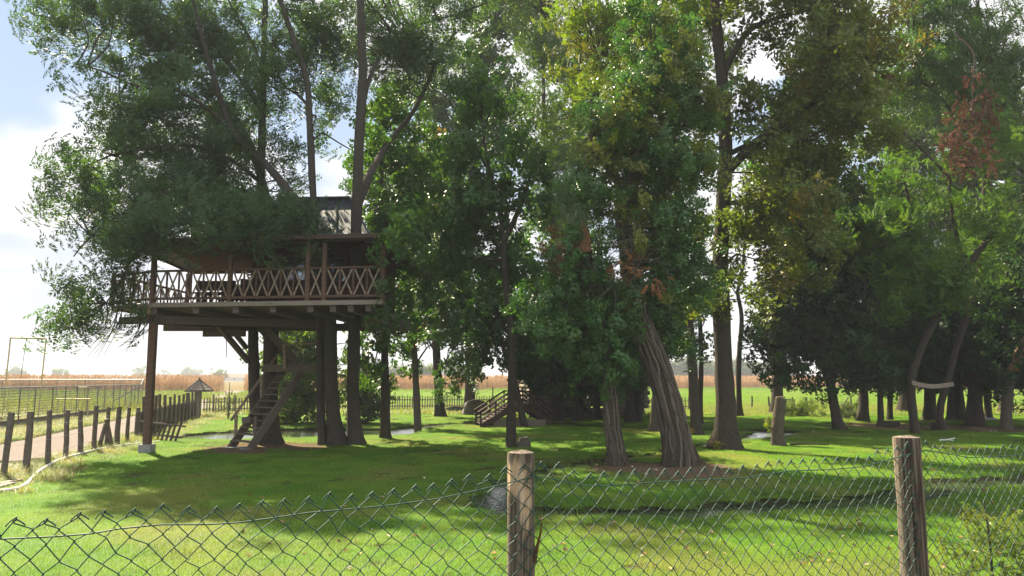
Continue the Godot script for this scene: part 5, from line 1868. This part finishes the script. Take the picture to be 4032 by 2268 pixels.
	# oak and the bright locust behind the ivy
	var oak_one := tree("oak_tree", "tall straight oak with moss at its flared foot and browning leaves", [2858, 1768], [
		{"p": [[2858, 1768], [2856, 1640], [2852, 1500], [2846, 1350], [2838, 1180], [2838, 1000], [2848, 800], [2856, 600], [2850, 400], [2830, 200], [2815, 0], [2810, -150]], "r": [.31, .13], "flare": .8, "sides": 22},
		{"p": [[2862, 680], [2925, 610, -.3], [3050, 505, -.8], [3180, 425, -1.2], [3300, 335, -1.4], [3420, 240, -1.4]], "r": [.16, .04]},
		{"p": [[2856, 590], [2800, 580, -.5], [2718, 614, -1]], "r": [.08, .025]}, {"p": [[2866, 610], [2960, 562, -.6], [3040, 552, -1.2], [3140, 560, -1.5]], "r": [.09, .03]},
		{"p": [[2862, 800], [2966, 800, -.6], [3100, 850, -1.2], [3200, 930, -1.4]], "r": [.08, .02]}, {"p": [[2842, 300], [2950, 120, 0], [3100, 60, 0], [3240, 20, 0]], "r": [.12, .04]}, {"p": [[2840, 1050], [2900, 1000, -.4], [2970, 1020, -.7]], "r": [.05, .02]}],
		M.bark_oak, [[2970, 1010, 130, 120, -.6, 1.5, .6], [3090, 830, 180, 150, -1, 2, .8], [2930, 850, 90, 120, -.6, 1.2, .7], [3160, 620, 200, 160, -1, 2.2, .8], [3010, 400, 200, 170, -.5, 2, .6], [3260, 300, 220, 190, -1, 2.4, .8], [3330, 520, 180, 150, -1, 2, .8], [2775, 1080, 80, 120, -.4, .9, .9], [2930, 1200, 80, 70, -.4, .8, .5], [3100, 1010, 130, 100, -1.2, 1.4, .9], [3420, 120, 240, 150, -.8, 2.4, .8], [3040, 60, 260, 140, 0, 2.4, .7], [3000, -160, 420, 150, 0, 3, .35], [2760, 900, 60, 110, -.4, .8, .7]],
		"oak", M.leaf, oak, {"bare": 4.2, "share": .12, "dens": .72, "other": Color(.19, .17, .045), "droop": .45, "warm": .15})
	moss(oak_one, 2822, 1754, 16, 10)
	var slim := tree("locust_tree", "slim locust behind the ivy column with bright yellow green feathery crown", [2738, 1712], [
		{"p": [[2742, 1712], [2735, 1600], [2728, 1450], [2712, 1250], [2700, 1050], [2680, 850], [2640, 620], [2580, 380], [2520, 180], [2470, 20]], "r": [.205, .07]},
		{"p": [[2560, 320], [2450, 240, -2], [2350, 220, -3.6], [2260, 260, -4.4]], "r": [.08, .02]}, {"p": [[2600, 450], [2480, 420, -2.5], [2350, 440, -5], [2240, 480, -6.5]], "r": [.08, .02]}, {"p": [[2520, 200], [2640, 90, -2], [2780, 50, -3]], "r": [.07, .02]}],
		M.bark_dark, [[2340, 90, 210, 120, -4, 1.8, .9], [2540, 130, 210, 140, -3, 2.0, .9], [2290, 290, 120, 80, -5, 1.2, .9], [2700, 80, 190, 130, -3.5, 1.8, .9], [2220, 470, 80, 60, -7, .8, 1.0], [2420, 300, 120, 80, -5, 1.2, .7], [2800, 260, 120, 120, -3, 1.4, .6], [2450, -130, 420, 170, -3, 3, .35], [2770, 420, 80, 100, -3, 1, .7], [2250, 600, 70, 60, -7, .8, .8]],
		"locust", M.leaf_thin, locust, {"bare": 7, "droop": .55, "share": .15, "other": Color(.17, .19, .03)})
	moss(slim, 2724, 1694, 8, 9)
	tree("locust_tree", "locust at the centre with dark hanging clumps against the white cloud", [2205, 1660], [
		{"p": [[2205, 1660], [2200, 1500], [2190, 1200], [2175, 900], [2150, 600], [2140, 300], [2150, 60]], "r": [.2, .06]}, {"p": [[2160, 640], [2080, 520, -1], [2020, 400, -1.5]], "r": [.06, .02]}],
		M.bark_dark, [[2130, 160, 100, 160, 0, 2, .7], [2090, 60, 120, 110, -.5, 2, .8], [2150, 420, 110, 130, 0, 2, .7], [2160, 650, 110, 150, -.5, 2, .8], [2200, 850, 120, 120, -.4, 2, .9], [2080, -120, 260, 160, 0, 3, .35]],
		"locust", M.leaf, Color(.10, .18, .045), {"bare": 6, "droop": .5, "size": 1.1})
	tree("thin_tree", "thin dark tree close behind the oak trunk, leaning slightly", [2905, 1640], [{"p": [[2912, 1640], [2908, 1450], [2920, 1250], [2905, 1150], [2925, 1050], [2935, 900]], "r": [.17, .07]}, {"p": [[2918, 1230], [2900, 1160], [2880, 1130]], "r": [.06, .03]}], M.bark_dark, [[2960, 880, 130, 100, 0, 2.2, .6]], "small", M.leaf, wood, {"bare": 6})
	tree("thin_tree", "slender trunk between the ivy tree and the oak, farther back", [2756, 1672], [{"p": [[2758, 1672], [2756, 1560], [2762, 1450], [2758, 1300], [2745, 1100]], "r": [.14, .07]}], M.bark_dark, [[2740, 1330, 60, 80, 0, 1, .7], [2720, 1180, 80, 110, 0, 1.4, .8]], "broad", M.leaf, wood, {"bare": 5})
	# the maples on the right
	tree("dark_maple", "dark leaning maple with low heavy crown beside the tall stump", [3304, 1694], [
		{"p": [[3310, 1694], [3290, 1620], [3272, 1520], [3258, 1400], [3246, 1200], [3240, 900], [3250, 650]], "r": [.19, .08], "flare": .7}, {"p": [[3258, 1380], [3180, 1300, -.6], [3080, 1280, -1], [3000, 1330, -1.2]], "r": [.09, .02]}, {"p": [[3250, 1250], [3330, 1180], [3400, 1150]], "r": [.08, .03]}],
		M.bark_dark, [[3090, 1340, 130, 90, -.6, 1.8, 1.2], [3250, 1330, 170, 140, 0, 2.4, 1.2], [3340, 1455, 150, 70, 0, 1.8, 1.2], [3150, 1160, 170, 130, -.4, 2.2, 1.2], [3250, 980, 160, 150, 0, 2.4, 1.1], [3060, 1220, 90, 80, -.8, 1.2, 1], [3130, 1470, 90, 55, -.6, 1.2, 1.1], [3030, 1400, 60, 50, -1, .9, .9], [3240, 780, 150, 170, .4, 2.2, 1]],
		"broad", M.leaf, dark, {"bare": 3.2})
	for q in [[3400, 1660, .24, [[3470, 1420, 160, 100, 0, 2.4, 1.2], [3480, 1240, 200, 150, .5, 2.8, 1.1], [3420, 1000, 200, 180, 1, 2.8, .9]], "stout maple with pale scarred foot behind the round bush", 0],
		[3470, 1680, .13, [[3500, 1480, 120, 50, -.4, 1.4, 1], [3540, 1340, 140, 100, .4, 2, 1]], "middle sized maple with the mossy log at its foot", -6],
		[3504, 1655, .14, [[3560, 1450, 120, 80, .6, 1.8, 1], [3600, 1250, 150, 130, 1, 2.4, .9]], "slim dark maple behind the log, in front of the pasture", 2],
		[3660, 1656, .28, [[3680, 1440, 160, 80, .5, 2.4, 1.1], [3700, 1260, 190, 140, .8, 2.6, 1]], "widest dark trunk framed between the two plank trees", 2],
		[3748, 1655, .21, [[3780, 1430, 150, 80, .4, 2.4, 1.1], [3820, 1250, 180, 150, .8, 2.6, 1]], "dark trunk just right of the plank, half behind its tree", 0],
		[3790, 1656, .18, [[3860, 1350, 150, 140, 1, 2.4, 1]], "slimmer dark trunk leaning left beyond the plank trees", -14],
		[3836, 1675, .33, [[3880, 1470, 150, 70, 0, 1.8, 1.1], [3920, 1280, 170, 150, .4, 2.4, 1.1], [3900, 1050, 200, 150, .8, 2.6, .9]], "straight thick grey trunk standing on bare earth", 4],
		[3896, 1652, .16, [[3960, 1430, 130, 90, .6, 2, 1], [4020, 1200, 180, 170, .8, 2.6, 1]], "dark trunk leaning left beside the small heap of pale stones", -16],
		[4150, 1690, .4, [[4080, 1350, 160, 160, -.6, 2, 1.1], [4060, 1080, 180, 200, -.4, 2.4, 1], [4030, 1520, 70, 60, -.4, 1, .8]], "dark mass of a maple at the frame edge beyond the torn trunk", 0]]:
		var u: float = q[0]
		var ln: float = q[5]
		tree("dark_maple", q[4], [u, q[1]], [{"p": [[u, q[1]], [u + ln * .4, 1600], [u + ln, 1500], [u + ln * 1.5, 1350], [u + ln * 1.6 + 6, 1100], [u, 850]], "r": [q[2], q[2] * .4], "flare": .6}, {"p": [[u + ln * 1.4, 1380], [u + 60, 1300, -.5], [u + 110, 1250, -.8]], "r": [.08, .03]}], M.bark_dark, q[3], "broad", M.leaf, dark, {"bare": 3.0, "dens": .85, "size": 1.1, "group": "dark maples at the right"})
	tree("plank_tree", "leaning locust that carries the left end of the hanging plank", [3603, 1708], [
		{"p": [[3606, 1708], [3596, 1640], [3588, 1560], [3588, 1500], [3600, 1440], [3622, 1382], [3655, 1310], [3684, 1257], [3740, 1150], [3800, 1060], [3900, 930], [3990, 820], [4080, 700]], "r": [.16, .1], "flare": .35}, {"p": [[3684, 1257], [3640, 1100, .3], [3600, 900, .5], [3560, 700, .6]], "r": [.12, .04]}, {"p": [[3800, 1060], [3760, 900], [3740, 700], [3760, 500]], "r": [.1, .03]}, {"p": [[3740, 700], [3600, 560], [3480, 470], [3350, 460]], "r": [.06, .03]}],
		M.bark_dark, [[3600, 990, 230, 120, 0, 2.2, .9], [3760, 1090, 200, 100, 0, 2, .9], [3430, 900, 170, 100, -.4, 1.8, .9], [3900, 880, 180, 120, 0, 2, .9], [3640, 740, 180, 110, .4, 2, .7], [3920, 560, 170, 130, 0, 2, .8], [3560, 1180, 170, 80, 0, 1.8, .9], [3480, 700, 140, 100, .4, 1.8, .7]],
		"locust", M.leaf_thin, Color(.125, .24, .045), {"bare": 4, "droop": .5})
	tree("plank_tree", "leaning dark tree that carries the right end of the hanging plank", [3712, 1694], [
		{"p": [[3716, 1694], [3700, 1640], [3704, 1590], [3728, 1513], [3762, 1382], [3806, 1250], [3850, 1100], [3872, 900], [3880, 600], [3900, 300]], "r": [.15, .07], "flare": .35}, {"p": [[3876, 700], [3780, 520], [3720, 400], [3640, 330]], "r": [.08, .03]}, {"p": [[3880, 500], [3980, 380], [4060, 300]], "r": [.08, .03]}],
		M.bark_dark, [[3820, 300, 200, 190, 0, 2.4, .8], [3980, 280, 160, 200, -.4, 2.2, .8], [3620, 200, 180, 160, 0, 2.2, .8], [3800, 80, 250, 140, 0, 2.4, .8], [3560, 350, 150, 120, .4, 2, .7], [3700, -120, 420, 150, 0, 3, .35]],
		"small", M.leaf, wood, {"bare": 5, "size": 1.05})
	hanging_dead()
	for q in [[1846, 1626, [[1890, 280, 160, 190, 0, 2.6, .75], [1800, 540, 140, 150, 0, 2.6, .7], [1990, 480, 120, 190, 0, 2.6, .7], [1960, 60, 170, 130, 0, 2.6, .7], [1720, 420, 110, 140, 0, 2.4, .5]], "tall airy tree far behind the slender central tree, filling the sky above it", Color(.09, .17, .05)],
		[2296, 1624, [[2300, 560, 150, 200, 0, 3, .7], [2250, 850, 150, 160, 0, 3, .8], [2330, 300, 160, 160, 0, 3, .6]], "tall pale tree far behind the ivy stump, only its upper crown showing", wood],
		[3056, 1628, [[3060, 640, 150, 150, 0, 3, .45], [3120, 900, 160, 150, 0, 3, .8], [3200, 450, 160, 160, 0, 3, .7]], "tree far behind the tall stump, its crown above the dark maple", wood],
		[3560, 1624, [[3560, 560, 180, 150, 0, 3.2, .9], [3660, 800, 200, 150, 0, 3.2, .9], [3500, 820, 160, 120, 0, 3, .8], [3640, 380, 170, 130, 0, 3, .8]], "bright green tree far behind the hanging plank", Color(.12, .19, .04)],
		[3960, 1628, [[3960, 700, 200, 170, 0, 3.2, .9], [3900, 480, 180, 160, 0, 3.2, .8], [4000, 950, 150, 120, 0, 3, .9]], "bright green tree far behind the torn trunk at the edge", Color(.12, .19, .04)]]:
		tree("back_tree", q[3], [q[0], q[1]], [{"p": [[q[0], q[1]], [q[0] + 6, 1400], [q[0] - 8, 1100], [q[0] + 10, 800], [q[0], 500]], "r": [.35, .12]}], M.bark_dark, q[2], "broad", M.leaf, q[4], {"bare": 6, "size": 1.5, "per": 8})
	var torn := tree("torn_tree", "broken tree at the right edge with a torn orange top", [3958, 1692], [
		{"p": [[3958, 1692], [3962, 1620], [3972, 1530], [3990, 1450], [4010, 1400], [4030, 1345]], "r": [.22, .18], "flare": .35}], M.bark_pale, [], "broad", M.leaf, dark)
	snag(torn, at(4000, 1430, -torn.position.z), at(4046, 1305, -torn.position.z), .25)
	# low growth
	bush("round_bush", "round grey green bush at the foot of the pale scarred maple", "bush", [3345, 1650], [[3346, 1622, 38, 28, 0, .5, 8]], "small", M.leaf, Color(.07, .11, .045), {"size": .55, "per": 9}, .03, .6)
	bush("conifer_sapling", "thin young conifer sapling on the grass before the picket fence", "sapling", [898, 1650], [[898, 1590, 22, 42, 0, .45, 3.0], [898, 1560, 12, 30, 0, .25, 3.0], [898, 1620, 26, 18, 0, .4, 3.0]], "needle", M.leaf, Color(.06, .085, .035), {"size": .5, "per": 7, "droop": .0}, .04, 1.9)
	bush("wild_growth", "tall pale weeds and nettles beyond the puddle near the pasture", "weeds", [3180, 1640], [[3160, 1610, 90, 20, 0, .9, 4], [3080, 1622, 50, 14, 0, .7, 4]], "small", M.leaf_thin, Color(.13, .2, .05), {"size": .6, "per": 9}, .02, .5)
	var gb := at(3905, 2300, 7.6)
	var g := Vector3(gb.x, ground_height(gb.x, gb.z), gb.z)
	var root := thing("young_spruce", "small light green conifer growing close behind the fence at the corner", "conifer", g)
	pole(root, "trunk", [g - Vector3(0, .1, 0), g + Vector3(.01, .5, 0), g + Vector3(-.02, .95, 0)], .018, .006, M.bark_pale, 7, .2, 0, .1)
	var sk := []
	for k in 8:
		sk.append(g + Vector3(0, .15 + k * .1, 0))
	crown(root, sk, [[3900, 2170, 140, 55, 7.6, .35, 16], [3905, 2090, 90, 50, 7.6, .22, 16], [3910, 2030, 35, 45, 7.6, .1, 18], [3880, 2250, 150, 50, 7.6, .38, 12]], "needle", 1, M.leaf_thin, Color(.24, .31, .09), {"size": .34, "per": 7, "droop": .0, "warm": .15})
	bush("ground_ivy", "low ground ivy at the foot of the right-hand tree house trunks", "ivy", [1300, 1756], [[1300, 1748, 30, 14, -.4, .35, 14]], "ivy", M.leaf_gloss, ivy, {"size": .35, "per": 7}, .01, .15)
	# young leaves hiding the gap between path and wood
	bush("low_shrub", "broad leafy shrub in the sun behind the dark maple trunk", "shrub", [1448, 1668], [[1450, 1600, 45, 40, 0, .9, 2]], "broad", M.leaf, Color(.075, .13, .03), {"size": .9}, .05, 1.6)

func snag(root: Node3D, a: Vector3, b: Vector3, r := .16) -> void:
	# torn wood: splintered shards
	rng.seed = hash(root.name) % 9999
	for k in 11:
		var ang := TAU * k / 11.0
		var o := Vector3(cos(ang) * r * .6, 0, sin(ang) * r * .6)
		var e := a.lerp(b, rf(.35, 1.0)) + o * .5
		pole(root, "shard", [a + o - (b - a) * .25, a.lerp(e, .5) + o * .8, e], r * .42, .012, M.torn, 6, .4, 0, .12)

func ivy_stems(root: Node3D, px: Array, r0: float, r1: float, count: int) -> void:
	# old ivy stems as thick as an arm, winding up the trunk
	rng.seed = 17 + count
	var raw := []
	var d := -root.position.z
	for q in px:
		raw.append(at(q[0], q[1], d))
	raw[0] = Vector3(raw[0].x, ground_height(raw[0].x, raw[0].z) - .08, raw[0].z)
	var mid := smooth_path(raw, .16)
	for n in count:
		var a := TAU * n / count + rf(-.2, .2)
		var turn := rf(-.15, .55) if n % 3 else rf(-.7, .9)
		var pts := []
		var rad := []
		var stop := int(mid.size() * rf(.55, 1.0))
		var w0 := rf(.018, .03) if n % 3 else rf(.035, .058)
		for k in stop:
			var t := float(k) / mid.size()
			var dir: Vector3 = (mid[mini(k + 1, mid.size() - 1)] - mid[maxi(k - 1, 0)]).normalized()
			var x := dir.cross(Vector3.FORWARD).normalized()
			var y := dir.cross(x)
			var aa := a + turn * t * 2.2 + .28 * rough_noise.get_noise_2d(n * 40.0, t * 22.0)
			var up: float = mid[k].y - mid[0].y
			var r := lerpf(r0, r1, t) * (1.0 + .3 * exp(-up / .4)) + .01 + .03 * rough_noise.get_noise_2d(n * 70.0, t * 40.0)
			pts.append(mid[k] + (x * cos(aa) + y * sin(aa)) * r)
			rad.append(w0 * lerpf(1.15, .55, t) * (1.0 + .25 * rough_noise.get_noise_2d(n * 11.0, t * 200.0)))
		var s := Shape.new()
		tube(s, pts, rad, 8, .35)
		part(root, "ivy_stem", s.done(), M.stem_ivy if n % 3 else M.stem_dark)

func dead_tangle(root: Node3D) -> void:
	# bare curling vines and a few brown leaves where the ivy has died
	rng.seed = 29
	var d := -root.position.z - .55
	var s := Shape.new()
	for k in 70:
		var p := at(2470 + rf(-70, 90), 1060 + rf(-150, 110), d + rf(-.2, .3))
		var pts := [p]
		var dir := Vector3(rf(-1, 1), rf(-.6, .8), rf(-.3, .5))
		for j in 5:
			dir = (dir + rdir() * .7).normalized()
			p += dir * rf(.08, .17)
			pts.append(p)
		var path := smooth_path(pts, .06)
		tube(s, path, taper(path.size(), .011, .004), 5)
	var o := part(root, "dead_vines", s.done(), M.stem_ivy)
	o.set_meta("kind", "stuff")
	crown(root, [], [[2480, 1050, 60, 60, d, .28, 7], [2530, 1110, 50, 45, d, .25, 7], [2450, 1110, 30, 50, d, .2, 5]], "dead", 1, M.leaf_dry, Color(.36, .19, .085), {"size": .5, "per": 5, "called": "dead_leaves", "droop": .8})

func hanging_dead() -> void:
	var p := at(3830, 330, 27.5)
	var root := thing("dead_bough", "hanging dead bough of rust brown leaves in the upper right crown", "branch", p)
	pole(root, "branch", [at(3760, 130, 28.4), at(3835, 210, 27.8), p, at(3835, 480, 27.5), at(3830, 640, 27.5), at(3832, 740, 27.6)], .04, .012, M.bark_dark, 7, .2)
	var sk := []
	for k in 6:
		sk.append(at(3832, 360 + k * 60, 27.5))
	crown(root, sk, [[3840, 330, 30, 60, 27.5, .25, 3], [3820, 420, 50, 60, 27.6, .4, 2.6], [3770, 490, 50, 60, 27.3, .35, 2.4], [3870, 460, 45, 60, 27.7, .35, 2.4], [3725, 560, 40, 60, 27.2, .3, 2.2], [3800, 560, 55, 65, 27.5, .4, 2.4], [3895, 545, 45, 70, 27.8, .35, 2.2], [3790, 650, 40, 50, 27.4, .3, 2.0], [3860, 640, 50, 60, 27.6, .35, 2.2], [3735, 640, 22, 40, 27.2, .2, 1.6]], "dead", 0, M.leaf_dry, Color(.2, .105, .07), {"size": .62, "per": 9, "droop": 1.0, "called": "dead_leaves"})
	for q in [[3265, 130, 60, 70, 22.5, "small rust brown dead spray high in the oak crown"], [3420, 310, 60, 45, 22.0, "small rust brown dead spray on the middle oak bough"], [1640, 1310, 35, 40, 31.0, "rust brown dead spray low on the grey sunlit tree"]]:
		var c := at(q[0], q[1], q[4])
		var r := thing("dead_spray", q[5], "branch", c, "dead brown sprays in the crowns")
		pole(r, "twig", [c + Vector3(.1, .7, .1), c, c - Vector3(0, .5, 0)], .02, .008, M.bark_dark, 6)
		crown(r, [], [[q[0], q[1], q[2], q[3], q[4], .35, 2.2]], "dead", 2, M.leaf_dry, Color(.22, .115, .07), {"size": .5, "per": 9, "droop": 1.0, "called": "dead_leaves"})

func moss(root: Node3D, u: float, v: float, w: float, h: float) -> void:
	# a cushion of yellow green moss on the trunk's foot
	crown(root, [], [[u, v, w, h, -root.position.z - .4, .05, 45]], "ivy", 2, M.leaf_dry, Color(.22, .21, .04), {"size": .12, "per": 8, "called": "moss", "droop": .1})

func bare_twigs() -> void:
	rng.seed = 61
	var p := at(470, 1215, 22.3)
	var root := thing("drooping_twigs", "bare drooping twigs hanging under the deck's leafy left corner", "branch", p)
	for q in [[470, 1215, 390, 1400], [560, 1210, 500, 1350], [600, 1240, 560, 1340], [430, 1250, 350, 1330]]:
		var a := at(q[0], q[1], 22.2)
		var b := at(q[2], q[3], 22.2)
		for k in 5:
			var m := a.lerp(b, .45) + rdir() * .18 + Vector3(.1, 0, 0)
			pole(root, "twig", [a + rdir() * .08, m, b + rdir() * .28], .014, .005, M.bark_ash, 5, 0, 0, .12)
